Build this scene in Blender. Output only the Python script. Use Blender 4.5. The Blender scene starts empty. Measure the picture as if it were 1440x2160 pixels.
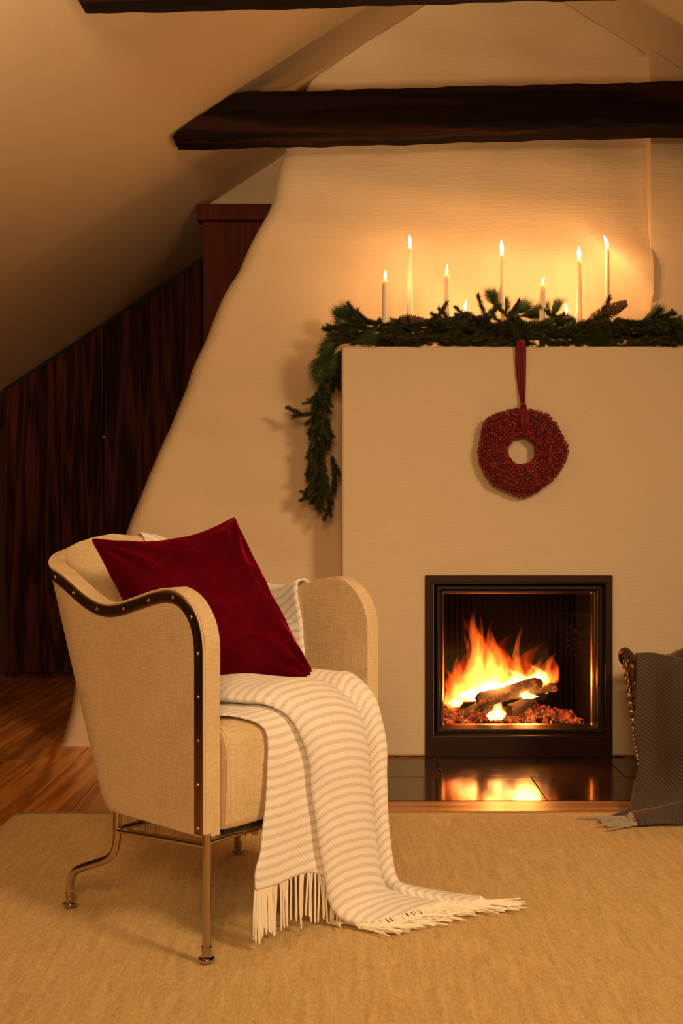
import bpy, bmesh, math, random
import numpy as np
from mathutils import Vector, Matrix, noise as mnoise
random.seed(7); rng = np.random.default_rng(7)
scene = bpy.context.scene
PI = math.pi
CAMZ, F = 0.87, 2300.0            # camera height, focal length in pixels of the 1440x2160 frame
COL = scene.collection

# ---------------------------------------------------------------- camera, world, lights, exposure
cam_d = bpy.data.cameras.new('camera'); cam = bpy.data.objects.new('camera', cam_d); COL.objects.link(cam)
cam.location = (0, 0, CAMZ); cam.rotation_euler = (PI / 2, 0, 0)
cam_d.sensor_fit = 'VERTICAL'; cam_d.sensor_height = 36.0; cam_d.lens = 36.0 * F / 2160.0
cam_d.clip_start = 0.05
scene.camera = cam
w = bpy.data.worlds.new('world'); scene.world = w; w.use_nodes = True
w.node_tree.nodes['Background'].inputs[0].default_value = (0.05, 0.03, 0.015, 1)
w.node_tree.nodes['Background'].inputs[1].default_value = 0.3
scene.view_settings.view_transform = 'Standard'; scene.view_settings.look = 'None'
scene.view_settings.gamma = 1.0; scene.view_settings.use_curve_mapping = False
scene.view_settings.exposure = 0.0

def area_light(name, loc, target, size, power, color):
    l = bpy.data.lights.new(name, 'AREA'); l.shape = 'RECTANGLE'; l.size, l.size_y = size; l.energy = power; l.color = color
    o = bpy.data.objects.new(name, l); COL.objects.link(o); o.location = loc
    o.rotation_euler = (Vector(target) - Vector(loc)).to_track_quat('-Z', 'Y').to_euler()
    return o
def point_light(name, loc, radius, power, color):
    l = bpy.data.lights.new(name, 'POINT'); l.shadow_soft_size = radius; l.energy = power; l.color = color
    o = bpy.data.objects.new(name, l); COL.objects.link(o); o.location = loc
    return o
KEY = area_light('key_lamp', (2.0, 0.5, 2.1), (0.0, 3.0, 0.3), (0.6, 0.6), 25, (1.0, 0.64, 0.32))
KEY.data.spread = math.radians(95)
FILL = area_light('fill_lamp', (-0.1, -1.1, 1.9), (-0.1, 2.6, 0.2), (0.9, 0.9), 15.5, (1.0, 0.60, 0.28))
FILL.data.spread = math.radians(90)
UP = area_light('ceiling_fill', (-1.5, 0.9, 1.0), (-0.95, 2.3, 2.3), (0.3, 0.3), 13, (1.0, 0.64, 0.33))  # unseen upward fill light, added to brighten the left ceiling slope
UP.data.spread = math.radians(65)
FLAME_S = 320.0                      # the candle flames light the wall themselves
FIRE_COL = (1.0, 0.36, 0.07)

# ---------------------------------------------------------------- helpers
def W(x, y, d):                   # pixel and real distance -> point in the room
    s = F / d
    return Vector(((x - 720) / s, d, CAMZ + (1080 - y) / s))
class MB:
    def __init__(s): s.v = []; s.f = []; s.uv = None
    def add(s, v, f):
        o = len(s.v); s.v += [tuple(p) for p in v]; s.f += [tuple(i + o for i in q) for q in f]; return s
    def box(s, a, b):
        x0, y0, z0 = a; x1, y1, z1 = b
        v = [(x0,y0,z0),(x1,y0,z0),(x1,y1,z0),(x0,y1,z0),(x0,y0,z1),(x1,y0,z1),(x1,y1,z1),(x0,y1,z1)]
        return s.add(v, [(0,3,2,1),(4,5,6,7),(0,1,5,4),(1,2,6,5),(2,3,7,6),(3,0,4,7)])
    def tube(s, pts, r, n=8, caps=True):
        pts = [Vector(p) for p in pts]; m = len(pts)
        rs = r if hasattr(r, '__len__') else [r] * m
        t0 = (pts[1] - pts[0]).normalized()
        a = Vector((0, 0, 1)) if abs(t0.z) < 0.9 else Vector((1, 0, 0))
        nrm = t0.cross(a).normalized(); V = []
        for i, p in enumerate(pts):
            t = (pts[min(i + 1, m - 1)] - pts[max(i - 1, 0)])
            t = t.normalized() if t.length > 1e-9 else t0
            nrm = (nrm - t * nrm.dot(t)); nrm = nrm.normalized() if nrm.length > 1e-9 else t.orthogonal().normalized()
            b = t.cross(nrm)
            for k in range(n):
                q = 2 * PI * k / n
                V.append(p + (nrm * math.cos(q) + b * math.sin(q)) * rs[i])
        Fc = [(i*n+k, i*n+(k+1) % n, (i+1)*n+(k+1) % n, (i+1)*n+k) for i in range(m-1) for k in range(n)]
        if caps: Fc += [tuple(range(n - 1, -1, -1)), tuple((m-1)*n + k for k in range(n))]
        return s.add(V, Fc)
    def lathe(s, prof, c=(0,0,0), n=20, ax='z'):
        V = []
        for r, z in prof:
            for k in range(n):
                q = 2 * PI * k / n; V.append((c[0] + r*math.cos(q), c[1] + r*math.sin(q), c[2] + z))
        m = len(prof)
        Fc = [(i*n+k, i*n+(k+1) % n, (i+1)*n+(k+1) % n, (i+1)*n+k) for i in range(m-1) for k in range(n)]
        Fc += [tuple(range(n-1, -1, -1)), tuple((m-1)*n+k for k in range(n))]
        return s.add(V, Fc)
    def grid(s, P, close_u=False):    # P[i][j]
        m, n = len(P), len(P[0]); V = [p for row in P for p in row]
        return s.add(V, [(i*n+j, i*n+j+1, (i+1)*n+j+1, (i+1)*n+j) for i in range(m-1) for j in range(n-1)])
    def build(s, name, mat, parent=None, smooth=True, bevel=0, seg=2):
        me = bpy.data.meshes.new(name); me.from_pydata(s.v, [], s.f); me.validate()
        if smooth: me.polygons.foreach_set('use_smooth', [True] * len(me.polygons))
        me.materials.append(mat); me.update()
        if smooth: me.set_sharp_from_angle(angle=math.radians(48))
        o = bpy.data.objects.new(name, me); COL.objects.link(o)
        if parent: o.parent = parent
        if bevel:
            b = o.modifiers.new('bevel', 'BEVEL'); b.width = bevel; b.segments = seg; b.limit_method = 'ANGLE'; b.harden_normals = smooth
        return o
def tag(o, label=None, cat=None, group=None, kind=None):
    for k, x in (('label', label), ('category', cat), ('group', group), ('kind', kind)):
        if x: o[k] = x
    return o
def empty(name, loc, rz=0, **k):
    o = bpy.data.objects.new(name, None); COL.objects.link(o); o.location = loc; o.rotation_euler = (0, 0, rz)
    o.empty_display_size = 0.1; return tag(o, **k)
def catmull(pts, n):               # smooth curve through the points, n samples
    P = np.array([list(p) for p in pts], float); m = len(P)
    Q = np.vstack([2*P[0]-P[1], P, 2*P[-1]-P[-2]]); out = []
    for k in range(n):
        t = k / (n - 1) * (m - 1); i = min(int(t), m - 2); f = t - i
        a, b, c, d = Q[i], Q[i+1], Q[i+2], Q[i+3]
        out.append(0.5*((2*b)+(-a+c)*f+(2*a-5*b+4*c-d)*f*f+(-a+3*b-3*c+d)*f**3))
    return np.array(out)
def interp(tab, x):
    return float(np.interp(x, [a for a, b in tab], [b for a, b in tab]))
def smooth_interp(tab, x):
    for (a, b), (c, d) in zip(tab, tab[1:]):
        if x <= c:
            f = max(0, (x - a) / (c - a)); f = f*f*(3-2*f); return b + (d-b)*f
    return tab[-1][1]

# ---------------------------------------------------------------- materials
class NT:
    def __init__(s, name):
        s.m = bpy.data.materials.new(name); s.m.use_nodes = True; s.t = s.m.node_tree; s.b = s.t.nodes['Principled BSDF']
    def n(s, typ, **k):
        x = s.t.nodes.new(typ)
        for a, b in k.items():
            if a.startswith('i_'): x.inputs[int(a[2:])].default_value = b
            else: setattr(x, a, b)
        return x
    def l(s, a, b): s.t.links.new(a, b)
    def coord(s, scale=(1,1,1), out='Object', rot=(0,0,0)):
        c = s.n('ShaderNodeTexCoord'); mp = s.n('ShaderNodeMapping'); mp.inputs['Scale'].default_value = scale
        mp.inputs['Rotation'].default_value = rot
        s.l(c.outputs[out], mp.inputs[0]); return mp.outputs[0]
    def noise(s, vec, scale, detail=3, rough=.5, dist=0):
        x = s.n('ShaderNodeTexNoise'); x.inputs['Scale'].default_value = scale; x.inputs['Detail'].default_value = detail
        x.inputs['Roughness'].default_value = rough; x.inputs['Distortion'].default_value = dist
        s.l(vec, x.inputs['Vector']); return x.outputs['Fac']
    def ramp(s, fac, stops):
        r = s.n('ShaderNodeValToRGB'); e = r.color_ramp.elements
        while len(e) < len(stops): e.new(.5)
        for q, (p, c) in zip(e, stops): q.position = p; q.color = (*c, 1) if len(c) == 3 else c
        s.l(fac, r.inputs[0]); return r.outputs[0]
    def math(s, op, a, b=None, c=None):
        x = s.n('ShaderNodeMath', operation=op)
        for i, q in enumerate((a, b, c)):
            if q is None: continue
            if isinstance(q, (int, float)): x.inputs[i].default_value = q
            else: s.l(q, x.inputs[i])
        return x.outputs[0]
    def mix(s, fac, a, b, mode='MIX'):
        x = s.n('ShaderNodeMix', data_type='RGBA', blend_type=mode)
        for sock, q in ((x.inputs[0], fac), (x.inputs[6], a), (x.inputs[7], b)):
            if isinstance(q, (int, float)): sock.default_value = q
            elif isinstance(q, tuple): sock.default_value = (*q, 1)
            else: s.l(q, sock)
        return x.outputs[2]
    def bump(s, h, strength=.3, dist=.01, prev=None):
        x = s.n('ShaderNodeBump'); x.inputs['Strength'].default_value = strength; x.inputs['Distance'].default_value = dist
        s.l(h, x.inputs['Height'])
        if prev is not None: s.l(prev, x.inputs['Normal'])
        return x.outputs[0]
    def base(s, c):
        if isinstance(c, tuple): s.b.inputs['Base Color'].default_value = (*c, 1)
        else: s.l(c, s.b.inputs['Base Color'])
        return s
    def p(s, **k):
        for a, b in k.items():
            sock = s.b.inputs[a.replace('_', ' ')]
            if isinstance(b, (int, float, tuple)): sock.default_value = b
            else: s.l(b, sock)
        return s

def plaster(name, col, relief=.5, horiz=True, coarse=.4):
    t = NT(name); g = t.coord()
    n1 = t.noise(t.coord((1, 1, 7) if horiz else (1,1,1)), 14, 5, .6)
    n2 = t.noise(g, 130, 2); n3 = t.noise(g, 3, 3)
    c = t.mix(t.math('MULTIPLY', n3, .35), col, tuple(x*.86 for x in col)); t.base(c)
    b = t.bump(n2, relief*.5, .002); b = t.bump(n1, relief*.6, .01, b); b = t.bump(n3, coarse, .03, b)
    return t.p(Roughness=.9, Normal=b).m
M = {}
M['plaster'] = plaster('white_plaster', (.76, .61, .42), .40)
M['surround'] = plaster('surround_plaster', (.76, .62, .44), .35, coarse=.15)
M['ceiling'] = plaster('ceiling_plaster', (.70, .56, .37), .1, False, .12)
M['dark_wall'] = plaster('dark_wall_paint', (.10, .055, .03), .1, False, .1)

def wood(name, c0, c1, c2, axis='z', scale=1, rough=.5, bump=.2, per_obj=0.0, knots=False, grain=60, spec=.5):
    t = NT(name)
    sc = {'z': (1,1,.07), 'y': (1,.06,1), 'x': (.06,1,1)}[axis]
    c = t.n('ShaderNodeTexCoord'); oi = t.n('ShaderNodeObjectInfo')
    v = t.n('ShaderNodeVectorMath', operation='ADD'); t.l(c.outputs['Object'], v.inputs[0])
    mu = t.math('MULTIPLY', oi.outputs['Random'], 37.0 * (1 if per_obj else 0)); t.l(mu, v.inputs[1])
    mp = t.n('ShaderNodeMapping'); mp.inputs['Scale'].default_value = sc; t.l(v.outputs[0], mp.inputs[0])
    n1 = t.noise(mp.outputs[0], 9*scale, 3, .5, .4)
    wv = t.math('SINE', t.math('MULTIPLY', n1, 38.0)); wv = t.math('MULTIPLY_ADD', wv, .5, .5)
    n2 = t.noise(mp.outputs[0], grain*scale, 4, .65)
    mixv = t.math('ADD', t.math('MULTIPLY', wv, .5), t.math('MULTIPLY', n2, .5))
    col = t.ramp(mixv, [(.2, c0), (.5, c1), (.85, c2)])
    if per_obj:
        hv = t.n('ShaderNodeHueSaturation'); t.l(col, hv.inputs['Color'])
        t.l(t.math('MULTIPLY_ADD', oi.outputs['Random'], per_obj, 1-per_obj/2), hv.inputs['Value']); col = hv.outputs[0]
    if knots:
        mk = t.n('ShaderNodeMapping'); mk.inputs['Scale'].default_value = (9, 3.2, 9) if axis=='y' else (3.2,9,9); t.l(v.outputs[0], mk.inputs[0])
        vo = t.n('ShaderNodeTexVoronoi', feature='F1'); vo.inputs['Scale'].default_value = 1; t.l(mk.outputs[0], vo.inputs['Vector'])
        k = t.ramp(vo.outputs['Distance'], [(.07, (1,1,1)), (.13, (0,0,0))])
        col = t.mix(k, col, (.05, .018, .006))
    t.base(col)
    return t.p(Roughness=rough, Specular_IOR_Level=spec, Normal=t.bump(mixv, bump, .003)).m
M['floor'] = wood('pine_floorboard', (.30,.105,.022), (.50,.195,.045), (.62,.28,.08), 'y', 1, .36, .15, .45, True)
M['floor_x'] = wood('pine_border_board', (.30,.13,.035), (.46,.22,.07), (.56,.29,.10), 'x', 1, .36, .12, 0, False)
M['panel'] = wood('dark_panel_wood', (.015,.003,.0015), (.060,.014,.006), (.13,.033,.012), 'z', 1.1, .6, .2, .15, spec=.15)
M['redwood'] = wood('red_brown_wood', (.075,.012,.006), (.10,.017,.008), (.12,.021,.010), 'z', 1, .6, .1, spec=.2)
M['beam'] = wood('dark_beam_wood', (.005,.002,.0015), (.012,.0045,.0025), (.040,.014,.006), 'x', .5, .8, .5, spec=.12)

def simple(name, col, rough=.5, metal=0, **k):
    t = NT(name).base(col); t.p(Roughness=rough, Metallic=metal, **k); return t.m
M['chrome'] = simple('chrome', (.50, .42, .34), .13, 1)
M['band'] = simple('polished_band', (.42, .33, .25), .16, 1)
M['bronze'] = simple('dark_bronze', (.034, .011, .007), .45, .2, Specular_IOR_Level=.3)
M['insert_metal'] = simple('burnished_metal', (.50, .33, .22), .28, 1)
M['soot'] = simple('soot_black', (.0025, .0012, .0008), .95, 0, Specular_IOR_Level=.1)
M['black'] = simple('matt_black', (.01, .007, .006), .7)
M['brass'] = simple('brass', (.65, .40, .16), .25, 1)

def linen(name, c0, c1):
    t = NT(name)
    a = t.noise(t.coord((40, 40, 900)), 1, 2, .6); b = t.noise(t.coord((700, 700, 30)), 1, 2, .6)
    f = t.math('MULTIPLY_ADD', t.math('ADD', a, b), .5, 0)
    cl = t.noise(t.coord(), 9, 3)
    f2 = t.math('ADD', f, t.math('MULTIPLY_ADD', cl, .2, -.1))
    t.base(t.ramp(f2, [(.34, c0), (.64, c1)]))
    return t.p(Roughness=.85, Normal=t.bump(f, .45, .002), Sheen_Weight=.12).m
M['linen'] = linen('cream_linen', (.50, .36, .19), (.76, .60, .37))
M['piping'] = simple('linen_piping', (.68, .55, .37), .8)

t = NT('velvet')
n = t.noise(t.coord(), 12, 4, .6); n2 = t.noise(t.coord(), 400, 2)
t.base(t.ramp(n, [(.3, (.060,.0002,.005)), (.7, (.105,.0005,.008))]))
M['velvet'] = t.p(Roughness=.8, Sheen_Weight=1.0, Sheen_Roughness=.28, Sheen_Tint=(.75,.008,.04,1), Specular_IOR_Level=.03, Normal=t.bump(n2, .15, .002)).m
t = NT('ribbon_velvet').base((.14, .001, .012)); M['ribbon'] = t.p(Roughness=.7, Sheen_Weight=.4, Sheen_Tint=(.8,.05,.1,1)).m

def throw_mat():
    t = NT('striped_wool'); c = t.n('ShaderNodeTexCoord'); sp = t.n('ShaderNodeSeparateXYZ'); t.l(c.outputs['UV'], sp.inputs[0])
    u, v = sp.outputs[0], sp.outputs[1]
    wob = t.noise(t.coord(), 60, 2)
    vv = t.math('ADD', v, t.math('MULTIPLY', wob, .004))
    st = t.math('SINE', t.math('MULTIPLY', vv, 2*PI/.0225))
    st = t.n('ShaderNodeMapRange'); s1 = t.math('SINE', t.math('MULTIPLY', vv, 2*PI/.0198)); t.l(s1, st.inputs[0])
    st.inputs[1].default_value = -.15; st.inputs[2].default_value = .6
    dsh = t.math('SINE', t.math('ADD', t.math('MULTIPLY', u, 2*PI/.0052), t.math('MULTIPLY', v, -2*PI/.011)))
    ds = t.n('ShaderNodeMapRange'); t.l(dsh, ds.inputs[0]); ds.inputs[1].default_value = -.6; ds.inputs[2].default_value = .9
    fz = t.noise(t.coord(), 500, 3, .7)
    m = t.math('MULTIPLY', t.math('MULTIPLY', st.outputs[0], t.math('MULTIPLY_ADD', ds.outputs[0], .65, .35)), t.math('MULTIPLY_ADD', fz, .9, .35))
    t.base(t.mix(m, (.90, .86, .79), (.50, .46, .46)))
    h = t.math('ADD', t.math('MULTIPLY', fz, .7), t.math('MULTIPLY', m, -.3))
    return t.p(Roughness=.95, Sheen_Weight=.5, Sheen_Roughness=.6, Sheen_Tint=(.9,.82,.7,1), Normal=t.bump(h, .5, .003)).m
M['throw'] = throw_mat()
M['fringe'] = simple('cream_wool_fringe', (.88, .82, .70), .9)
t = NT('grey_tweed'); c = t.coord((1,1,1), 'UV')
ck = t.n('ShaderNodeTexChecker'); ck.inputs['Scale'].default_value = 170; t.l(c, ck.inputs[0])
n = t.noise(t.coord(), 350, 3, .7); n2 = t.noise(t.coord(), 18, 3)
f = t.math('ADD', t.math('MULTIPLY', ck.outputs['Fac'], .35), t.math('ADD', t.math('MULTIPLY', n, .4), t.math('MULTIPLY', n2, .3)))
t.base(t.ramp(f, [(.25, (.028,.020,.017)), (.75, (.105,.078,.064))]))
M['tweed'] = t.p(Roughness=.95, Sheen_Weight=.3, Sheen_Roughness=.4, Sheen_Tint=(.9,.6,.4,1), Normal=t.bump(f, .5, .002)).m
M['grey_fringe'] = simple('pale_fringe', (.40, .34, .27), .9)

t = NT('wool_rug')
n1 = t.noise(t.coord((9, 1, 1)), 7, 6, .7); n2 = t.noise(t.coord((1, .3, 1)), 200, 3, .7); n3 = t.noise(t.coord((.5,1,1)), 300, 2, .6)
f = t.math('ADD', t.math('MULTIPLY', n1, .45), t.math('ADD', t.math('MULTIPLY', n2, .35), t.math('MULTIPLY', n3, .2)))
t.base(t.ramp(f, [(.30, (.32,.20,.080)), (.5, (.58,.40,.17)), (.70, (.80,.60,.30))]))
M['rug'] = t.p(Roughness=1, Sheen_Weight=.3, Sheen_Tint=(.9,.7,.4,1), Normal=t.bump(f, .6, .006)).m

t = NT('polished_hearth_stone'); n = t.noise(t.coord(), 22, 5, .65); n2 = t.noise(t.coord(), 4, 4)
t.base(t.ramp(t.math('MULTIPLY_ADD', n, .6, t.math('MULTIPLY', n2, .4)), [(.3, (.022,.009,.005)), (.7, (.075,.030,.016))]))
M['hearth'] = t.p(Roughness=t.math('MULTIPLY_ADD', n, .12, .08), Specular_IOR_Level=.9, Normal=t.bump(n2, .03, .01)).m

def needles_mat(name, a, b):
    t = NT(name); oi = t.n('ShaderNodeObjectInfo'); n = t.noise(t.coord(), 25, 2)
    f = t.math('ADD', t.math('MULTIPLY', n, .6), t.math('MULTIPLY', oi.outputs['Random'], .4))
    t.base(t.ramp(f, [(.2, a), (.8, b)]))
    return t.p(Roughness=.45, Specular_IOR_Level=.4).m
M['spruce'] = needles_mat('spruce_needles', (.022,.034,.010), (.085,.090,.026))
M['pine'] = needles_mat('pine_needles', (.035,.075,.018), (.10,.15,.04))
M['twig'] = simple('twig_bark', (.06, .028, .012), .9)
M['wreath_base'] = simple('wreath_core', (.09, .012, .010), .9)
M['cone'] = simple('pine_cone_scale', (.24, .12, .06), .7)
t = NT('pepper_berries'); g = t.n('ShaderNodeNewGeometry')
t.base(t.ramp(g.outputs['Random Per Island'], [(.0, (.06,.008,.008)), (.25, (.18,.006,.016)), (.6, (.34,.012,.028)), (.9, (.42,.04,.04)), (1., (.42,.16,.08))]))
M['berry'] = t.p(Roughness=.4).m
t = NT('candle_wax').base((.92, .84, .70)); M['wax'] = t.p(Roughness=.4, Subsurface_Weight=.7, Subsurface_Radius=(.05,.025,.010), Subsurface_Scale=.6).m
def emit(name, col, s):
    t = NT(name).base((0,0,0)); t.p(Emission_Color=(*col, 1), Emission_Strength=s, Roughness=1); return t.m
M['flame'] = emit('candle_flame', (1, .47, .16), FLAME_S)
def wicker():
    t = NT('wicker'); n = t.noise(t.coord(), 60, 3); t.base(t.ramp(n, [(.3, (.035,.014,.008)), (.7, (.10,.042,.02))])); return t.p(Roughness=.45).m
M['wicker'] = wicker()
t = NT('fire_glass'); tr = t.n('ShaderNodeBsdfTransparent'); gl = t.n('ShaderNodeBsdfGlossy'); gl.inputs['Roughness'].default_value = .03
fr = t.n('ShaderNodeFresnel'); fr.inputs[0].default_value = 1.45; mx = t.n('ShaderNodeMixShader')
t.l(fr.outputs[0], mx.inputs[0]); t.l(tr.outputs[0], mx.inputs[1]); t.l(gl.outputs[0], mx.inputs[2])
t.l(mx.outputs[0], t.t.nodes['Material Output'].inputs['Surface']); M['glass'] = t.m
# burning wood: bark that glows in its cracks
t = NT('burning_wood'); n = t.noise(t.coord(), 28, 4, .7); n2 = t.noise(t.coord(), 9, 3)
t.base((.02, .01, .006))
e = t.ramp(t.math('ADD', t.math('MULTIPLY', n, .6), t.math('MULTIPLY', n2, .4)), [(.56, (0,0,0)), (.66, (.7,.07,.008)), (.78, (1,.40,.07))])
M['log'] = t.p(Roughness=.9, Emission_Color=e, Emission_Strength=1.3, Normal=t.bump(n, .8, .01)).m
t = NT('glowing_embers'); n = t.noise(t.coord(), 45, 4, .7); t.base((.03, .015, .01))
e = t.ramp(n, [(.46, (.01,.001,0)), (.60, (.7,.06,.01)), (.76, (1,.34,.07))])
M['ember'] = t.p(Roughness=1, Emission_Color=e, Emission_Strength=1.0).m
M['ash'] = simple('grey_ash', (.10, .07, .05), 1)
def flame_vol(name, s0, s1, col, col1=(1, .07, .004)):
    t = NT(name); t.t.nodes.remove(t.b)
    em = t.n('ShaderNodeEmission'); c = t.n('ShaderNodeTexCoord'); sp = t.n('ShaderNodeSeparateXYZ'); t.l(c.outputs['Generated'], sp.inputs[0])
    n = t.noise(t.coord((1, 1, .25)), 55, 2, .5, .8)
    h = t.n('ShaderNodeMapRange'); t.l(sp.outputs[2], h.inputs[0]); h.inputs[3].default_value = math.log(s0); h.inputs[4].default_value = math.log(s1)
    ex = t.math('EXPONENT', h.outputs[0])
    st = t.math('MULTIPLY', ex, t.math('POWER', t.math('MULTIPLY', n, 1.7), 3.0))
    t.l(t.mix(sp.outputs[2], col, col1), em.inputs[0]); t.l(st, em.inputs[1])
    t.l(em.outputs[0], t.t.nodes['Material Output'].inputs['Volume'])
    return t.m
M['fire'] = flame_vol('fire_flame', 190, 16, (1, .24, .03))
M['haze'] = flame_vol('fire_haze', 40, 7, (1, .10, .006), (1, .03, .001))
M['fire_core'] = flame_vol('fire_core', 620, 130, (1, .45, .13), (1, .24, .03))

# ---------------------------------------------------------------- room
SL, C0, RX = 0.66, CAMZ + 1.83, 0.63          # roof slope, ceiling height at x=0, ridge position
RZ = C0 + SL * RX
def cz(x): return RZ - SL * abs(x - RX)
XL, XR, YB, YF = -2.35, 3.3, 5.84, -2.2
mb = MB(); T = .08
mb.add([(XL,YF,cz(XL)),(RX,YF,RZ),(RX,YB,RZ),(XL,YB,cz(XL)),(XL,YF,cz(XL)+T),(RX,YF,RZ+T),(RX,YB,RZ+T),(XL,YB,cz(XL)+T),
        (XR,YF,cz(XR)),(XR,YB,cz(XR)),(XR,YF,cz(XR)+T),(XR,YB,cz(XR)+T)],
       [(0,3,2,1),(4,5,6,7),(1,2,9,8),(5,10,11,6),(0,1,5,4),(1,8,10,5),(3,7,6,2),(2,6,11,9),(0,4,7,3),(8,9,11,10)])
tag(mb.build('ceiling', M['ceiling'], smooth=False), kind='structure')
def wall(name, a, b, mat): return tag(MB().box(a, b).build(name, mat, smooth=False), kind='structure')
wall('wall_left', (XL-.05, YF, -.02), (XL, YB, cz(XL)), M['dark_wall'])
wall('wall_right', (XR, YF, -.02), (XR+.05, YB, cz(XR)), M['dark_wall'])
def gable(name, x0, x1, y0, y1, mat, zlow=-.02):
    xs = [x0] + ([RX] if x0 < RX < x1 else []) + [x1]
    top = [(x, cz(x) - .001) for x in xs]; prof = [(x0, zlow), (x1, zlow)] + top[::-1]; n = len(prof)
    V = [(x, y0, z) for x, z in prof] + [(x, y1, z) for x, z in prof]
    Fc = [tuple(range(n)), tuple(range(2*n-1, n-1, -1))] + [(i, i+n, (i+1) % n+n, (i+1) % n) for i in range(n)]
    return tag(MB().add(V, Fc).build(name, mat, smooth=False), kind='structure')
gable('wall_front', XL, XR, YF-.05, YF, M['dark_wall'])
gable('wall_back', XL, XR, YB, YB+.05, M['dark_wall'])
gable('wall_gable', -.626, XR, 5.05, 5.12, M['plaster'])
gable('wall_alcove', -.626, -.58, 5.125, YB-.002, M['dark_wall'])

# floor: sub floor + single boards running away from the camera
FL = tag(MB().box((XL, YF, -.06), (XR, YB, -.022)).build('floor', M['black'], smooth=False), kind='structure')
HX0, HX1, HY0, HY1 = -.27, 2.1, 3.28, 3.85
def cuboid_piece(name, a, b, mat, parent, bev=.0015, label=None):
    c = [(p+q)/2 for p, q in zip(a, b)]; mbx = MB().box([p-k for p, k in zip(a, c)], [p-k for p, k in zip(b, c)])
    o = mbx.build(name, mat, parent, smooth=False, bevel=bev, seg=1); o.location = c
    if label: o['label'] = label
    return o
seams = [XL]
x = XL
for wdt in [.15]*60:
    x += wdt * random.uniform(.8, 1.2)
    if x > XR: break
    seams.append(x)
seams = sorted([q for q in seams if not (-1.02 < q < -.62)] + [-.935, -.79, -.66]) + [XR]
for a, b in zip(seams, seams[1:]):
    if b - a < .05: continue
    y = YF + random.uniform(-.9, 0)
    while y < YB:
        L = random.uniform(2.0, 3.2); y0, y1 = max(y, YF), min(y + L, YB); y += L
        segs = [(y0, y1)]
        if b > HX0 + .01 and a < HX1:      # cut out the hearth and its border board
            segs = []
            if y0 < 3.165: segs.append((y0, min(y1, 3.165)))
            if y1 > HY1: segs.append((max(y0, HY1), y1))
        for s0, s1 in segs:
            if s1 - s0 > .06: cuboid_piece('floorboard', (a+.0012, s0+.001, -.022), (b-.0012, s1-.001, 0), M['floor'], FL)
cuboid_piece('border_board', (HX0-.0, 3.168, -.022), (1.10, HY0-.002, .0005), M['floor_x'], FL, label='pale cross board along the front of the hearth')
cuboid_piece('border_board', (1.102, 3.168, -.022), (HX1, HY0-.002, .0005), M['floor_x'], FL, label='pale cross board along the front of the hearth')
hearth = empty('hearth', (.9, 3.56, -.02), label='dark polished stone hearth slab in front of the fireplace', cat='hearth')
def hs(x0, x1, y0, y1):
    o = cuboid_piece('hearth_stone', (x0+.0015, y0+.0012, -.02), (x1-.0015, y1-.0012, .002), M['hearth'], None, .0012)
    o.parent = hearth; o.location = Vector(o.location) - Vector(hearth.location)
for x0, x1 in ((HX0,.02),(.02,.62),(.62,1.22),(1.22,1.82),(1.82,HX1)): hs(x0, x1, HY0, 3.57)
for x0, x1 in ((HX0,.33),(.33,.93),(.93,1.53),(1.53,HX1)): hs(x0, x1, 3.57, HY1)

# chimney breast: leaning, hand-plastered, flared at the left
def chd(z): return interp([(-.02,4.03),(1.0,4.08),(1.46,4.13),(1.9,4.24),(2.4,4.36),(2.9,4.42),(3.3,4.42)], z)
def find(px, py):                   # point on the leaning face seen at a pixel
    d = 4.1
    for _ in range(20): d = chd(CAMZ + (1080-py)*d/F)
    return W(px, py, d)
edge_px = [(108,1592),(122,1578),(140,1515),(150,1455),(172,1380),(215,1262),(260,1128),(287,1060),(302,1022),(344,920),(352,905),(393,805),(398,785),(432,710),(462,632),(480,598),(500,572),(518,530),(524,515),(548,472),(562,448),(577,410),(584,370),(588,345),(600,310),(612,270),(636,205),(648,172),(668,120),(700,60),(760,-30)]
ev = [find(*p) for p in edge_px]
ez = [p.z for p in ev]; ex = [p.x for p in ev]
NZ, NX = 110, 90; XRC = 1.228
zs = np.linspace(-.02, 3.1, NZ); P = []
for z in zs:
    xl = float(np.interp(z, ez, ex)); zz = z; row = []
    for j in range(NX+1):
        f = j / NX; xr = 652*(chd(z)-.05)/F + .004; x = xl + (xr - xl) * f
        d = chd(z)
        e = (x - xl) / .06
        if e < 1: d += .05 * (1 - math.sqrt(max(0, 1-(1-e)**2)))      # rounded corner
        # hood fold at the right, above the mantel
        sd = (x-1.034)*.788 + (z-1.797)*.616; up_ = 1-smooth_interp([(1.78, 0), (2.06, 1)], z)
        d -= .066*smooth_interp([(0, 0), (.05, 1)], sd)*up_ - .012*math.exp(-(sd/.012)**2)*up_*(1 if 1.5 < z < 1.85 else 0)
        d += .006*math.sin(x*5.1+z*3.3) + .004*math.sin(x*13+z*7+1.7) + .003*math.sin(z*31+x*4)
        zc = min(z, cz(x) - .002)
        row.append((x, d, zc))
    back = [(xl, 4.30 if False else 5.045, min(z, cz(xl)-.002))]
    P.append(back + row + [(row[-1][0] + .002, chd(z) + .05, row[-1][2])])
mb = MB(); mb.grid(P)
V = mb.v; keep = []
for q in mb.f:
    c = [sum(V[i][k] for i in q)/4 for k in range(3)]
    if .27 < c[0] < .99 and c[2] < .70 and c[1] < 4.2: continue
    keep.append(q)
mb.f = keep
tag(mb.build('wall_chimney', M['plaster']), kind='structure')
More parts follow.
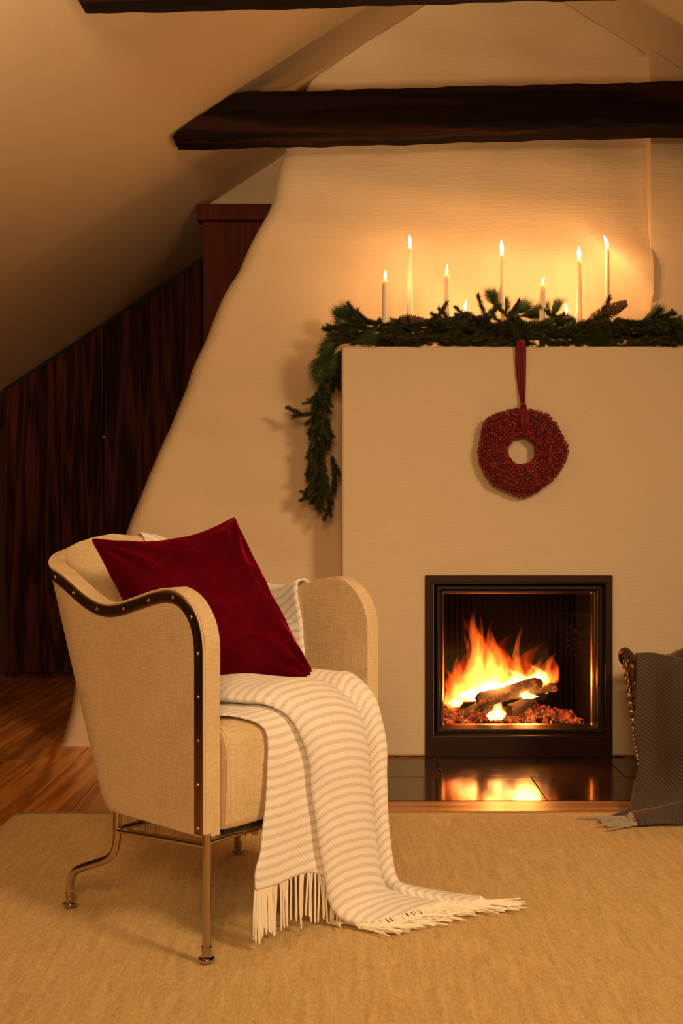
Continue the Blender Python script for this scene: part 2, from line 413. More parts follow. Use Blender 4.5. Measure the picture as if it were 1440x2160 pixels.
# plain wall right of the chimney
P = []
for z in np.linspace(-.02, 2.72, 60):
    d = chd(z) - .05; x = 652*d/F; P.append([(x, 4.60, z), (x, d, z), (1.9, d, z), (2.2, d, z), (2.2, 4.60, z)])
P = [[(x, y, min(z, cz(x)-.002)) for x, y, z in r_] for r_ in P]
m = MB(); m.grid(P); tag(m.build('wall_chimney_right', M['plaster']), kind='structure')

# roof beams, hewn by hand, cut along the roof slope
def beam(name, d0, d1, zb, zt, x1, tilt, label, seed):
    r = random.Random(seed); n = 130; prof0 = [(0,.16),(.02,.06),(.10,0),(.9,0),(1,.12),(1,.92),(.92,1),(.06,1),(0,.93),(.03,.58),(-.02,.45)]
    ph = [r.uniform(0, 6) for _ in range(12)]; rows = []
    for i in range(n+1):
        row = []
        for k, (a, b) in enumerate(prof0):
            hgt = zt - zb; z0 = zb + b*hgt; y = d0 + a*(d1-d0)
            xl = (z0 - C0) / SL + .012
            if b < .1: xl += .06*(.1-b)*10*.4
            x = xl + (x1-xl) * (i/n)**1.0
            z = z0 + tilt*(x+.7)
            wv = .0022*math.sin(x*6+ph[k]) + .0022*math.sin(x*17+ph[(k+3) % 11]) + .0018*math.sin(x*41+ph[(k+5) % 11]) + r.uniform(-.0009,.0009)
            z = min(z + wv, cz(x) - .004); y += .8*wv*(1 if k % 2 else -1)
            row.append((x, y, z))
        rows.append(row + [row[0]])
    m = MB(); m.grid(rows); nk = len(rows[0])
    m.f.append(tuple(range(nk-1))[::-1]); m.f.append(tuple(n*nk + k for k in range(nk-1)))
    o = m.build(name, M['beam'], smooth=False); return tag(o, label=label, cat='beam')
def part_edge(o):
    pass
beam('ceiling_beam', 4.06, 4.22, 2.262, 2.428, 2.0, .026, 'dark rough-hewn beam crossing in front of the chimney breast above the candles', 3)
beam('ceiling_beam', 2.82, 2.97, 2.218, 2.40, 2.0, .028, 'dark rough-hewn beam at the very top edge of the picture, nearest the camera', 5)

# built-in cupboard with sloping top, left behind the chimney
cup = empty('built_in_cupboard', (-1.2, 5.72, 0), label='dark wood built-in cupboard with sloping top under the roof, left of the chimney', cat='cupboard')
def door(x0, x1, name='cupboard_door'):
    e = .004
    pr = [(x0+e, .03), (x1-e, .03), (x1-e, cz(x1)-.035), (x0+e, cz(x0)-.035)]
    V = [(x+1.2, y-5.72, z) for y in (5.71, 5.73) for x, z in pr]
    o = MB().add(V, [(0,1,2,3),(7,6,5,4),(0,4,5,1),(1,5,6,2),(2,6,7,3),(3,7,4,0)]).build(name, M['panel'], cup, False, .0015, 1)
    return o
dz = [-1.765, -1.243, -.73, -.63]
for a, b in zip(dz, dz[1:]): dd = door(a, b)
MB().box((-.565-.0, .011, 0), (.56, .03, .028)).build('plinth', M['panel'], cup, False)
m = MB(); pr = [(-1.768, 0), (-.63, 0), (-.63, cz(-.63)-.01), (-1.768, cz(-1.768)-.01)]
V = [(x+1.2, y-5.72, z) for y in (5.735, 5.80) for x, z in pr]
m.add(V, [(0,1,2,3),(7,6,5,4),(0,4,5,1),(1,5,6,2),(2,6,7,3),(3,7,4,0)]).build('carcass', M['black'], cup, False)
m = MB(); p = W(219, 922, 5.708); m.lathe([(.0, -.0), (.006, 0), (.006, .003), (0, .003)], (0,0,0), 12)
k = m.build('keyhole', M['brass'], cup); k.location = p - Vector((-1.2, 5.72, 0)); k.rotation_euler = (PI/2, 0, 0)
# red-brown post with a cornice board
post = empty('wooden_post', (-.4, 5.0, 0), label='red-brown wooden post with a cornice board beside the chimney', cat='post')
MB().box((-.232, -.02, 0), (.30, .04, 2.196)).build('post_board', M['redwood'], post, False, .003)
MB().box((-.258, -.05, 2.197), (.30, .04, 2.268)).build('cornice', M['redwood'], post, False, .004)
trim = MB().box((XL, 5.66, 1.33), (-1.775, 5.70, 1.50-.06)).build('trim_1', M['panel'], smooth=False, bevel=.003); tag(trim, kind='structure')

# ---------------------------------------------------------------- fireplace
D0 = 3.866; MZ = CAMZ + (1080-730)/(F/D0)
fp = empty('fireplace', (.63, D0, 0), label='white plastered fireplace block with a glazed fire insert', cat='fireplace')
def loc(parent, pts): o = Vector(parent.location); return [tuple(Vector(p) - o) for p in pts]
fx0, fx1, fz1 = W(898,1215,D0).x, W(1292,1215,D0).x, W(898,1215,D0).z
# surround: block with an opening, softly rounded edges
def pface(m, A):
    m.add(A, [(0,1,2,3)])
bx0, bx1, by1 = 0.0, 2.3, 4.16
m = MB()
xs = [bx0, fx0+.006, fx1-.006, bx1]; zs_ = [0.003, fz1-.006, MZ]
def q(x0,y0,z0,x1,y1,z1): m.box((x0,y0,z0),(x1,y1,z1))
pts = []
def V3(x,y,z): return (x, y, z)
g = [[V3(x, D0, z) for x in xs] for z in zs_]; gb = [[V3(x, by1, z) for x in xs] for z in zs_]
verts = [p for r in g for p in r] + [p for r in gb for p in r]   # 12 + 12
idx = lambda r, c: r*4+c
faces = []
for r in range(2):
    for c in range(3):
        if r == 0 and c == 1: continue
        a = (idx(r,c), idx(r,c+1), idx(r+1,c+1), idx(r+1,c)); faces.append(a); faces.append(tuple(i+12 for i in a[::-1]))
def side(i, j): faces.append((i, i+12, j+12, j))
side(idx(0,0), idx(0,1)); side(idx(0,1), idx(1,1)); side(idx(1,1), idx(1,2)); side(idx(1,2), idx(0,2)); side(idx(0,2), idx(0,3))
side(idx(0,3), idx(1,3)); side(idx(1,3), idx(2,3))
for c in (3,2,1): side(idx(2,c), idx(2,c-1))
side(idx(2,0), idx(1,0)); side(idx(1,0), idx(0,0))
m.add(loc(fp, verts), faces)
o = m.build('surround', M['surround'], fp, True, .012, 4)
bpy.context.view_layer.update()
def ring(name, px, wpx, ya, yb, mat, parent, bev=.002, wbot=None, splay=False, label=None):
    x0, y0, x1, y1 = px; a = W(x0, y1, ya); b = W(x1, y0, ya); s = F/ya; wd = wpx/s; wb = (wbot or wpx)/s
    A = [(a.x,a.z),(b.x,a.z),(b.x,b.z),(a.x,b.z)]; B = [(a.x+wd,a.z+wb),(b.x-wd,a.z+wb),(b.x-wd,b.z-wd),(a.x+wd,b.z-wd)]
    V = [(x,y,z) for y in (ya,yb) for x,z in A]
    for y, q_ in ((ya, .25 if splay else 1), (yb, 1)):
        w0, w1 = wd*q_, wb*q_; V += [(x,y,z) for x,z in [(a.x+w0,a.z+w1),(b.x-w0,a.z+w1),(b.x-w0,b.z-w0),(a.x+w0,b.z-w0)]]
    Fc = []
    for i in range(4):
        j = (i+1) % 4
        Fc += [(i,j,8+j,8+i),(4+i,12+i,12+j,4+j),(i,4+i,4+j,j),(8+i,8+j,12+j,12+i)]
    o = MB().add(loc(fp, V), Fc).build(name, mat, parent, False, bev, 2)
    if label: o['label'] = label
    return o
ins_root = ring('insert_frame', (898,1214,1292,1599), 15, D0-.016, D0+.045, M['bronze'], fp, .003, 47)
ring('inner_trim', (913,1229,1279,1553), 8, D0+.004, D0+.035, M['insert_metal'], fp, .001, 9, True, label='burnished inner trim catching the firelight')
ring('rebate', (921,1237,1271,1545), 6, D0+.016, D0+.05, M['black'], fp, .001)
df = ring('door_frame', (925,1240,1262,1541), 7, D0+.03, D0+.06, M['insert_metal'], fp, .001, 9, True, label='burnished door frame around the glass')
df2 = ring('glass_bead', (932,1247,1254,1534), 6, D0+.048, D0+.07, M['insert_metal'], fp, .0008, None, True)
a = W(934,1530,D0+.058); b = W(1252,1249,D0+.058)
gp = MB().box(*[loc(fp, [(p.x, D0+.056+dy, p.z)])[0] for p, dy in ((a, 0), (b, .004))]).build('glass_pane', M['glass'], df, False)
k = MB(); c = W(1256, 1516, D0+.02)
k.tube(loc(fp, [c+Vector((0,.01,-.012)), c+Vector((0,-.004,-.008)), c+Vector((0,-.006,.0)), c+Vector((0,-.004,.01)), c+Vector((0,.01,.014))]), [.002,.004,.005,.004,.002], 8)
k.build('latch', M['black'], df)
# firebox lining: open box
cx0, cx1, cz0, cz1, cy0, cy1 = a.x-.012, b.x+.012, a.z-.012, b.z+.012, D0+.062, 4.30
m = MB(); t_ = .012
m.box((cx0-t_,cy0,cz0-t_),(cx1+t_,cy1,cz0)); m.box((cx0-t_,cy0,cz1),(cx1+t_,cy1,cz1+t_)); m.box((cx0-t_,cy0,cz0),(cx0,cy1,cz1)); m.box((cx1,cy0,cz0),(cx1+t_,cy1,cz1))
m.box((cx0-t_,cy1,cz0-t_),(cx1+t_,cy1+t_,cz1+t_)); m.v = loc(fp, m.v)
m.build('firebox', M['soot'], fp, False)
m = MB()
for i in range(26):
    x = cx0 + (i+.5)*(cx1-cx0)/26; m.box((x-.004, cy1-.008, cz0), (x+.004, cy1-.001, cz1))
m.v = loc(fp, m.v); m.build('back_ribs', M['soot'], fp, False)
# the burning logs
def log(p0, p1, r, label, seed):
    rr = random.Random(seed); p0, p1 = Vector(p0), Vector(p1); ax = (p1-p0); n = 20; k = 12; V = []
    t = ax.normalized(); a = t.orthogonal().normalized(); b = t.cross(a); sh = [rr.uniform(.78,1.15) for _ in range(k)]
    for i in range(n+1):
        f = i/n
        for j in range(k):
            ang = 2*PI*j/k; R = r*sh[j]*(1+.08*math.sin(f*9+j)+rr.uniform(-.05,.05))
            if i in (0, n): R *= .86
            V.append(tuple(ax*f + a*math.cos(ang)*R + b*math.sin(ang)*R + (t*rr.uniform(-.006,.006) if i in (0,n) else Vector())))
    Fc = [(i*k+j, i*k+(j+1) % k, (i+1)*k+(j+1) % k, (i+1)*k+j) for i in range(n) for j in range(k)] + [tuple(range(k-1,-1,-1)), tuple(n*k+j for j in range(k))]
    o = MB().add(V, Fc).build('firewood_log', M['log']); o.location = p0
    return tag(o, label=label, cat='log', group='burning logs in the fireplace')
ZB = cz0
log(W(1008,1480,4.00), W(1140,1443,4.02), .026, 'charred log lying across the top of the burning stack', 1)
log(W(985,1512,4.10), W(1030,1478,4.04), .024, 'cracked glowing log end leaning at the left of the fire', 2)
log(W(1075,1500,4.05), W(1120,1478,4.14), .024, 'dark log leaning under the right end of the top log', 3)
log(W(1080,1458,4.14), W(1172,1448,4.12), .018, 'thin burning log sticking out at the right of the fire', 4)
log(W(1010,1502,4.16), W(1090,1508,4.16), .022, 'dark log lying low at the back of the ember bed', 5)
# ember bed (loose pieces nobody could count)
def ico(r=1):
    bm = bmesh.new(); bmesh.ops.create_icosphere(bm, subdivisions=1, radius=r); v = np.array([x.co[:] for x in bm.verts]); f = np.array([[y.index for y in x.verts] for x in bm.faces]); bm.free(); return v, f
IV, IF = ico()
def blobs(cs, rs, jit=.0):
    V = []; Fc = []; o = 0
    for c, r in zip(cs, rs):
        v = IV * r * (1 + rng.uniform(-jit, jit, (len(IV), 1))) + np.array(c); V += v.tolist(); Fc += (IF+o).tolist(); o += len(IV)
    return V, Fc
cs, rs = [], []
for i in range(420):
    x = random.uniform(cx0+.02, cx1-.03); y = random.uniform(3.97, 4.25)
    hgt = .008 + .030*math.exp(-((x-.74)/.06)**2) + .008*math.exp(-((x-.55)/.1)**2)
    cs.append((x, y, ZB + random.uniform(.0, 1)*hgt+.004)); rs.append(random.uniform(.006, .014))
m = MB(); m.add(*blobs(cs, rs, .35)); tag(m.build('embers', M['ember'], smooth=False), label='glowing bed of embers under the burning logs', cat='embers', kind='stuff')

# flames: hulls filled with glowing gas
fire = empty('fire', W(1050,1500,4.08), label='blazing orange flames over the logs in the fireplace', cat='fire')
def tongue(x, yb, yt, wpx, lean=0, d=4.07, mat='fire', seed=0, bulge=.25, thick=.55):
    rr = random.Random(seed*17+int(x)); n = 22; k = 12; s = F/d; base = W(x, yb, d); H = (yb-yt)/s; R = wpx/2/s; ln = lean/s
    ph = rr.uniform(0,6); V = []; am = R*rr.uniform(.35,.8)
    for i in range(n+1):
        f = i/n; r = R*(math.sin(PI*min(1,(f*(1-bulge)+bulge*.55)))**.9 if f < .5 else 1)*((1-f)**1.05 if f > .3 else (.55+1.45*f)*.7**1.05/.985)
        r = R * max(0, min(1, (.45 + 2.2*f if f < .25 else 1.0)*(1-((f-.25)/.75))**1.15 if f >= .25 else .45+2.2*f))
        cx = ln*f**1.5 + am*math.sin(f*5.5+ph)*f; cy = .5*am*math.sin(f*4+ph*2)*f
        for j in range(k):
            a = 2*PI*j/k; V.append((base.x+cx+math.cos(a)*r, base.y+cy+math.sin(a)*r*thick, base.z+f*H))
    Fc = [(i*k+j, i*k+(j+1) % k, (i+1)*k+(j+1) % k, (i+1)*k+j) for i in range(n) for j in range(k)] + [tuple(range(k-1,-1,-1)), tuple(n*k+j for j in range(k))]
    m = MB().add(loc(fire, V), Fc); return m.build('flame', M[mat], fire)
T_ = [(1022,1462,1280,58,-14),(1042,1458,1312,54,6),(996,1462,1335,48,-4),(1010,1465,1300,40,-6),(1060,1455,1375,50,14),(1090,1452,1308,22,5),(1100,1450,1395,50,4),
      (1122,1448,1378,34,14),(1148,1446,1372,34,16),(1160,1446,1388,26,16),(975,1475,1378,44,-8),(960,1490,1400,30,-22),(950,1495,1418,24,-12),(985,1480,1430,60,-14),
      (1034,1462,1400,80,4),(1076,1458,1410,76,6),(1130,1450,1405,60,16),(955,1492,1450,46,-8)]
for i, (x, yb, yt, wp, ln) in enumerate(T_): tongue(x, yb, yt-(yb-yt)*.05, wp*1.08, ln, 4.07+.09*((i*7) % 5)/5, 'fire', i)
for i, (x, yb, yt, wp, ln) in enumerate([(1000,1478,1428,64,-6),(1040,1464,1418,70,6),(1082,1456,1408,66,8),(1120,1448,1400,60,14),(962,1492,1452,34,-10),(1150,1462,1420,24,10),
      (1040,1520,1474,34,14),(1054,1518,1462,30,2),(1112,1474,1452,44,8)]): tongue(x, yb, yt, wp, ln, 4.08+.03*(i % 3) if i < 6 else 3.99, 'fire_core', i+50)
for i, (x, yb, yt, wp, ln) in enumerate([(1030,1470,1300,120,-10),(1060,1470,1330,110,16),(985,1480,1350,90,-16),(1110,1465,1350,90,14),(1150,1455,1370,60,10),(955,1500,1400,50,-14)]):
    tongue(x, yb, yt, wp, ln, 4.16, 'haze', i+90)
c = W(1050, 1440, 4.0); point_light('fire_light', c, .05, 7.5, FIRE_COL)
c = W(1110, 1470, 3.985); point_light('fire_light', c, .05, 4.5, FIRE_COL)
# ---------------------------------------------------------------- candles
def candle(x, ytop, r0, r1, flame_h, lean, label, d=3.99, short=False):
    top = W(x, ytop, d); root = empty('candle', (top.x, d, MZ), label=label, cat='candle', group='lit candles on the mantel')
    H = top.z - MZ; hb = .035
    m = MB(); m.lathe([(0,0),(.030,0),(.030,.004),(.012,.007),(.009,.015),(r1+.003,.022),(r1+.003,hb+.012),(r1+.001,hb+.012),(r1+.001,hb)], (0,0,0), 20)
    m.build('candle_holder', M['brass'], root)
    m = MB(); m.lathe([(r1*.98,hb+.001),(r1,hb+.01),(r1*.98+r0*.02, hb+.4*(H-hb)),(r0*1.05,H-.012),(r0,H-.002),(r0*.8,H),(r0*.4,H-.003),(0,H-.003)], (0,0,0), 20)
    body = m.build('candle_wax', M['wax'], root)
    m = MB(); m.tube([(0,0,H-.004),(0,0,H+.004),(lean*.003,0,H+.009)], .0009, 6); m.build('wick', M['black'], root)
    fh = flame_h; n = 14; prof = []
    V = []; k = 12
    for i in range(n+1):
        f = i/n; r = .0062*fh/.04*math.sin(PI*f**.72)**.85*(1-.25*f) if 0 < i < n else .0003
        r = min(r, .0075)
        for j in range(k):
            a = 2*PI*j/k; V.append((lean*.012*f*f*fh/.04 + r*math.cos(a), r*math.sin(a), H+.002+f*fh))
    Fc = [(i*k+j, i*k+(j+1) % k, (i+1)*k+(j+1) % k, (i+1)*k+j) for i in range(n) for j in range(k)] + [tuple(range(k-1,-1,-1)), tuple(n*k+j for j in range(k))]
    fl = MB().add(V, Fc).build('candle_flame', M['flame'], root)
    return root
mm = .001
candle(812, 590, 9.5*mm, 11*mm, .033, .2, 'short thick white candle standing farthest left on the mantel', 3.945)
candle(864, 521, 6.5*mm, 12*mm, .042, 0, 'tall white taper candle, the left tall one, behind the small pine cone', 4.02)
candle(942, 578, 9.5*mm, 11.5*mm, .030, .2, 'medium thick white candle, third from the left on the mantel', 3.97)
candle(981, 656, 7*mm, 9*mm, .038, .3, 'low burnt-down candle just right of the third thick candle', 4.03)
candle(1058, 536, 7*mm, 12*mm, .050, -.1, 'tall white taper candle above and left of the wreath ribbon', 4.0)
candle(1144, 601, 10*mm, 11.5*mm, .026, .8, 'medium thick white candle right of the wreath ribbon with flame leaning right', 3.95)
candle(1194, 664, 6*mm, 9*mm, .036, 0, 'low burnt-down candle between the two right-hand taller candles', 4.03)
candle(1221, 547, 7*mm, 12*mm, .048, -.1, 'tall white taper candle left of the big pine cone', 4.0)
candle(1280, 524, 7.5*mm, 10*mm, .046, -.9, 'tall white taper candle behind the big pine cone with flame leaning left', 4.02)

# ---------------------------------------------------------------- garland
def sprig_mesh(name, L, nl, count, spread, mat, width, droop=0, tip=0, side=0):
    V, Fc = [], []
    pts = [Vector((0, 0, 0)) + Vector((f*L, 0, -droop*f*f)) for f in np.linspace(0, 1, 6)]
    m = MB(); m.tube(pts, [.0016]*5+[.0006], 5)
    branches = [(0, 1, 0, 0)]
    if side:
        for s_ in range(side): branches.append((.25+.5*s_/max(1, side-1), .5, (1 if s_ % 2 else -1)*.75, random.uniform(-.3,.3)))
    for b0, bl, by, bz in branches:
        o0 = Vector((b0*L, 0, -droop*b0*b0)) if (by or bz) else Vector()
        dr = Vector((1, by, bz)).normalized() if (by or bz) else Vector((1, 0, 0))
        if by or bz: m.tube([o0, o0+dr*L*bl], [.0012, .0005], 4)
        cnt = int(count*bl)
        for i in range(cnt):
            f = (i + random.random())/cnt
            if tip: f = 1-(1-f)*tip
            p = o0 + dr*(L*bl*f) + (Vector((0,0,-droop*f*f)) if not (by or bz) else Vector())
            ang = random.uniform(0, 2*PI); fw = random.uniform(*spread)
            a = dr.orthogonal().normalized(); b = dr.cross(a)
            rad = a*math.cos(ang) + b*math.sin(ang)
            dd = (rad*math.sin(fw) + dr*math.cos(fw)).normalized(); ln = nl*random.uniform(.75, 1.1)*(1-.25*f)
            e = p + dd*ln + Vector((0, 0, -nl*.12 if nl > .03 else 0)); side_ = dd.cross(rad)
            side_ = side_.normalized() if side_.length > 1e-4 else a
            w2 = width; up = dd.cross(side_)
            md = p + dd*ln*.55
            i0 = len(V)
            V += [p-side_*w2, p+side_*w2, p+up*w2*1.2, md-side_*w2, md+side_*w2, md+up*w2*1.2, e]
            Fc += [(i0,i0+1,i0+4,i0+3),(i0+1,i0+2,i0+5,i0+4),(i0+2,i0,i0+3,i0+5),(i0+3,i0+4,i0+6),(i0+4,i0+5,i0+6),(i0+5,i0+3,i0+6)]
    me = bpy.data.meshes.new(name); no = len(m.v); me.from_pydata(m.v + [tuple(p) for p in V], [], m.f + [tuple(i+no for i in q) for q in Fc])
    me.materials.append(M['twig']); me.materials.append(mat)
    mi = [0]*len(m.f) + [1]*len(Fc); me.polygons.foreach_set('material_index', mi); me.update()
    return me
SPR = [sprig_mesh('spruce_sprig', .12, .024, 430, (.45, 1.1), M['spruce'], .0007, .01*k, side=(0, 2, 3)[k]) for k in range(3)]
PIN = [sprig_mesh('pine_sprig', .05, .095, 150, (.12, .6), M['pine'], .0007, .012, tip=.9) for k in range(2)]
gar = empty('garland', (.6, 3.97, MZ), label='green spruce and pine garland along the mantel, hanging down its left end', cat='garland')
def place(mesh, p, dirv, roll, sc, name):
    o = bpy.data.objects.new(name, mesh); COL.objects.link(o); o.parent = gar
    x = Vector(dirv).normalized(); up = Vector((0,0,1)) if abs(x.z) < .95 else Vector((0,1,0))
    y = up.cross(x).normalized(); z = x.cross(y)
    R_ = Matrix((x, y, z)).transposed().to_4x4() @ Matrix.Rotation(roll, 4, 'X')
    o.matrix_local = Matrix.Translation(Vector(p) - Vector(gar.location)) @ R_ @ Matrix.Diagonal((sc, sc, sc, 1))
    return o
rr = random.Random(11)
m = MB(); path = [W(1520,712,3.98), W(1380,712,3.97), W(1250,705,3.96), W(1120,712,3.97), W(980,708,3.96), W(850,706,3.97), W(760,708,3.95), W(712,722,3.93), W(697,770,3.93), W(690,840,3.94), W(683,905,3.96), W(678,975,3.97), W(684,1040,3.98)]
cp = catmull(path, 60); m.tube(loc(gar, [Vector(p) for p in cp]), .006, 6); m.build('stem', M['twig'], gar)
nS = 0
for i in range(172):               # on the mantel
    x = rr.uniform(735, 1500); yy = rr.uniform(678, 720); d = rr.uniform(3.90, 4.04)
    if x > 1395: yy = rr.uniform(692, 722)
    ang = rr.choice((0, PI)) + rr.uniform(-.75, .75)
    dv = Vector((math.cos(ang), math.sin(ang)*.8 - .1, rr.uniform(-.05, .28)))
    if x > 1395: dv.z *= .3
    p = W(x, yy, d)
    e = p + dv.normalized()*.1
    if e.y > 4.10: dv.y = -abs(dv.y)
    p.z = max(p.z, MZ+.014)
    if e.y > D0 - .01: 
        dv.z = max(dv.z, -.02)
    place(SPR[i % 3], p, dv, rr.uniform(0, 6), rr.uniform(.75, 1.0), 'spruce_sprig')
for (x, y, d, dx, dy, dz_) in [(1360,700,3.98,1,0,.25),(1290,700,3.92,-1,-.2,.2),(1180,700,3.9,1,-.2,.35),(1100,695,3.96,-.6,-.2,.5),(1010,695,3.95,.5,.1,.6),(1060,695,3.92,.4,0,.7),
        (970,700,3.93,-.4,.2,.5),(905,700,3.93,.3,-.1,.5),(770,700,3.93,-.3,0,.5),(1255,690,3.92,.3,0,.6),(1030,690,3.9,-.2,0,.6)]:
    place(SPR[0], W(x,y,d), (dx,dy,dz_), rr.uniform(0,6), 1, 'spruce_sprig')
for i in range(44):                # low row along the mantel edge
    x = 740 + 17*i + rr.uniform(-6, 6); sg = rr.choice((-1, 1))
    place(SPR[i % 3], W(x, 727, rr.uniform(3.888, 3.905)), (sg, rr.uniform(-.3, .25), rr.uniform(-.02, .32)), rr.uniform(0, 6), rr.uniform(.7, .95), 'spruce_sprig')
for i in range(16):                # tips reaching over the front edge
    sg = rr.choice((-1, 1)); x = rr.choice((745, 790, 840, 880, 905, 960, 1010, 1040, 1130, 1160)) + rr.uniform(-12, 12)
    place(SPR[i % 2], W(x, 716, 3.885), (sg*rr.uniform(.6, 1), -.55, -.05), rr.uniform(0, 6), rr.uniform(.45, .65), 'spruce_sprig')
for i in range(56):                # hanging at the left end
    f = rr.random(); tt = [(720,735),(700,790),(692,850),(688,905),(682,960),(684,1010)]
    k = f*(len(tt)-1); a_ = int(min(k, len(tt)-2)); g_ = k-a_
    x = tt[a_][0]*(1-g_)+tt[a_+1][0]*g_ ; y = tt[a_][1]*(1-g_)+tt[a_+1][1]*g_
    place(SPR[i % 3], W(x+rr.uniform(-18,4), y, rr.uniform(3.93, 4.0)), (rr.uniform(-.42,.10), rr.uniform(-.15,.15), -1), rr.uniform(0,6), rr.uniform(.7,.95), 'spruce_sprig')
for (x, y, dx, dz_, sc) in [(688,868,-1,-.15,1.0),(690,862,-.8,.35,.65),(668,935,-.25,-1,1),(672,1000,-.6,-1,.75),(690,1025,-.7,-.35,.7),(690,1020,.05,-1,.95),(700,960,.15,-1,1),(690,1000,-.15,-1,1),(672,900,-.3,-1,1)]:
    place(SPR[1], W(x, y, 3.97), (dx, 0, dz_), rr.uniform(0,6), sc, 'spruce_sprig')
for (x, y, d, dx, dy, dz_, sc) in [(768,668,3.95,-1,-.1,.22,1),(760,672,3.97,-1,0,.02,1),(770,690,3.9,-1,0,-.1,1),(735,712,3.90,-1,-.1,-.25,1.0),(722,720,3.9,-1,-.1,-.55,1),(720,735,3.92,-.8,0,-1,1),(712,745,3.95,-.55,0,-1,1),(706,742,3.95,-.9,0,-.75,1.1),(702,755,3.93,-.8,0,-1,1.05),
        (740,722,3.87,1,-.15,.08,.9),(1052,655,3.99,-.5,.1,.9,.9),(1070,665,4.02,.8,0,.5,1),(1095,668,4.02,1,.1,.25,1),(1060,668,4.02,.3,.1,1,.7),(1165,672,4.02,.3,.1,1,.8),(1160,672,4.03,-.6,0,.9,.7),(1205,700,4.0,1,0,.1,.8),
        (1350,680,3.97,.9,0,.35,1),(1375,690,3.95,1,0,.1,1),(1340,690,3.98,1,.1,.4,.8),(1120,690,3.93,1,0,.2,.8),(820,690,3.95,1,0,.3,.6),(905,690,3.98,1,0,.3,.7),(1400,700,3.95,1,0,.05,.8)]:
    for q_ in range(2): place(PIN[q_], W(x+rr.uniform(-4,4), y, d), (dx+rr.uniform(-.1,.1), dy, dz_+rr.uniform(-.1,.1)), rr.uniform(0,6), sc, 'pine_sprig')
# pine cones
def pine_cone(p0, p1, R, label, turns=9, per=8):
    p0, p1 = Vector(p0), Vector(p1); L = (p1-p0).length
    root = empty('pine_cone', p0, label=label, cat='pine cone'); root.rotation_mode = 'QUATERNION'; root.rotation_quaternion = (p1-p0).to_track_quat('Z', 'Y')
    MB().lathe([(R*.3*math.sin(PI*(.12+.8*f)), f*L*.96) for f in np.linspace(0,1,10)], (0,0,0), 10).build('core', M['cone'], root)
    m = MB(); n = turns*per
    for i in range(n):
        f = (i+.5)/n; a = i*2.39996; r = R*math.sin(PI*(.18+.74*f**.9))**.7; z = f*L*.9
        rd = Vector((math.cos(a), math.sin(a), 0)); tg = Vector((-math.sin(a), math.cos(a), 0)); up = Vector((0,0,1))
        w1 = R*.34; b = rd*r*.25 + up*z; e = rd*r + up*(z+L*.03+.08*L*f)
        V = [b-tg*w1*.4, b+tg*w1*.4, e*.75+b*.25+tg*w1, e+tg*w1*.55, e-tg*w1*.55, e*.75+b*.25-tg*w1]; th = up*-R*.09
        V2 = [v+th for v in V]; V2[3] += th*.8; V2[4] += th*.8
        m.add(V+V2, [(0,1,2,3,4,5),(11,10,9,8,7,6)]+[(k,k+6,(k+1) % 6+6,(k+1) % 6) for k in range(6)])
    o = m.build('scales', M['cone'], root, False, .0006, 1); o['kind'] = 'stuff'
    return root
pine_cone(W(1245,678,3.95), W(1322,638,3.93), .028, 'large brown pine cone lying on the garland at the right', 11, 9)
pine_cone(W(845,672,3.94), W(893,676,3.92), .019, 'small dark pine cone half hidden in the garland at the left')

# ---------------------------------------------------------------- wreath
wc = W(1100, 951, 3.825)
wr = empty('wreath', wc, label='round wreath of small red berries hanging on the fireplace front', cat='wreath')
def outline(a): return 1 + .05*math.sin(3*a+.6) + .045*math.sin(5*a+2.2) + .03*math.sin(8*a+1) + .02*math.sin(2*a+2)
cs, rs = [], []
R0, RT = .102, .052
for i in range(8500):
    a = rng.uniform(0, 2*PI); b = rng.uniform(-.15*PI, 1.15*PI); tr_ = RT*(.84+.22*rng.random())*outline(a)
    rad = R0*(1+.3*(outline(a)-1)) + tr_*math.cos(b); y = -tr_*.62*math.sin(b)
    cs.append((rad*math.cos(a), y, rad*math.sin(a))); rs.append(rng.uniform(.0017, .0029))
m = MB(); m.add(*blobs(cs, rs)); o = m.build('berries', M['berry'], wr); o['kind'] = 'stuff'
m = MB(); P = []
for i in range(49):
    a = 2*PI*i/48; row = []
    for j in range(13):
        b = 2*PI*j/12; r_ = RT*.82*outline(a); RR = R0*(1+.3*(outline(a)-1)); row.append(((RR+r_*math.cos(b))*math.cos(a), -r_*.6*math.sin(b)*(1 if math.sin(b) > 0 else .7), (RR+r_*math.cos(b))*math.sin(a)))
    P.append(row)
m.grid(P).build('wreath_base', M['wreath_base'], wr)
m = MB()
def strip(pts, ws, th=.0012, roll=None):
    P = []
    pts = catmull(pts, 40); ws = np.interp(np.linspace(0,1,40), np.linspace(0,1,len(ws)), ws)
    for p, w_ in zip(pts, ws):
        row = []
        for k in range(9):
            f = k/8-.5; row.append((p[0]+f*w_, p[1]-.006*math.cos(f*PI)*(w_/.03)-.002*math.cos(f*PI*5), p[2]))
        P.append(row)
    m.grid(P)
lw = lambda p: tuple(Vector(p) - wc)
strip([lw(W(1096,716,3.91)), lw(W(1097,719,3.87)), lw(W(1098,730,3.852)), lw(W(1098,770,3.855)), lw(W(1100,815,3.855)), lw(W(1103,852,3.845))], [.03,.034,.036,.036,.026,.012])
strip([lw(W(1103,850,3.84)), lw(W(1104,866,3.805)), lw(W(1106,885,3.79)), lw(W(1107,905,3.80)), lw(W(1106,915,3.83))], [.012,.026,.034,.035,.030])
o = m.build('ribbon', M['ribbon'], wr); so = o.modifiers.new('s', 'SOLIDIFY'); so.thickness = .0018; o['label'] = 'dark red velvet ribbon'
m = MB(); m.tube([lw(W(1099,858,3.82)), lw(W(1102,853,3.812)), lw(W(1107,856,3.82)), lw(W(1104,862,3.835))], [.004,.006,.006,.004], 10)
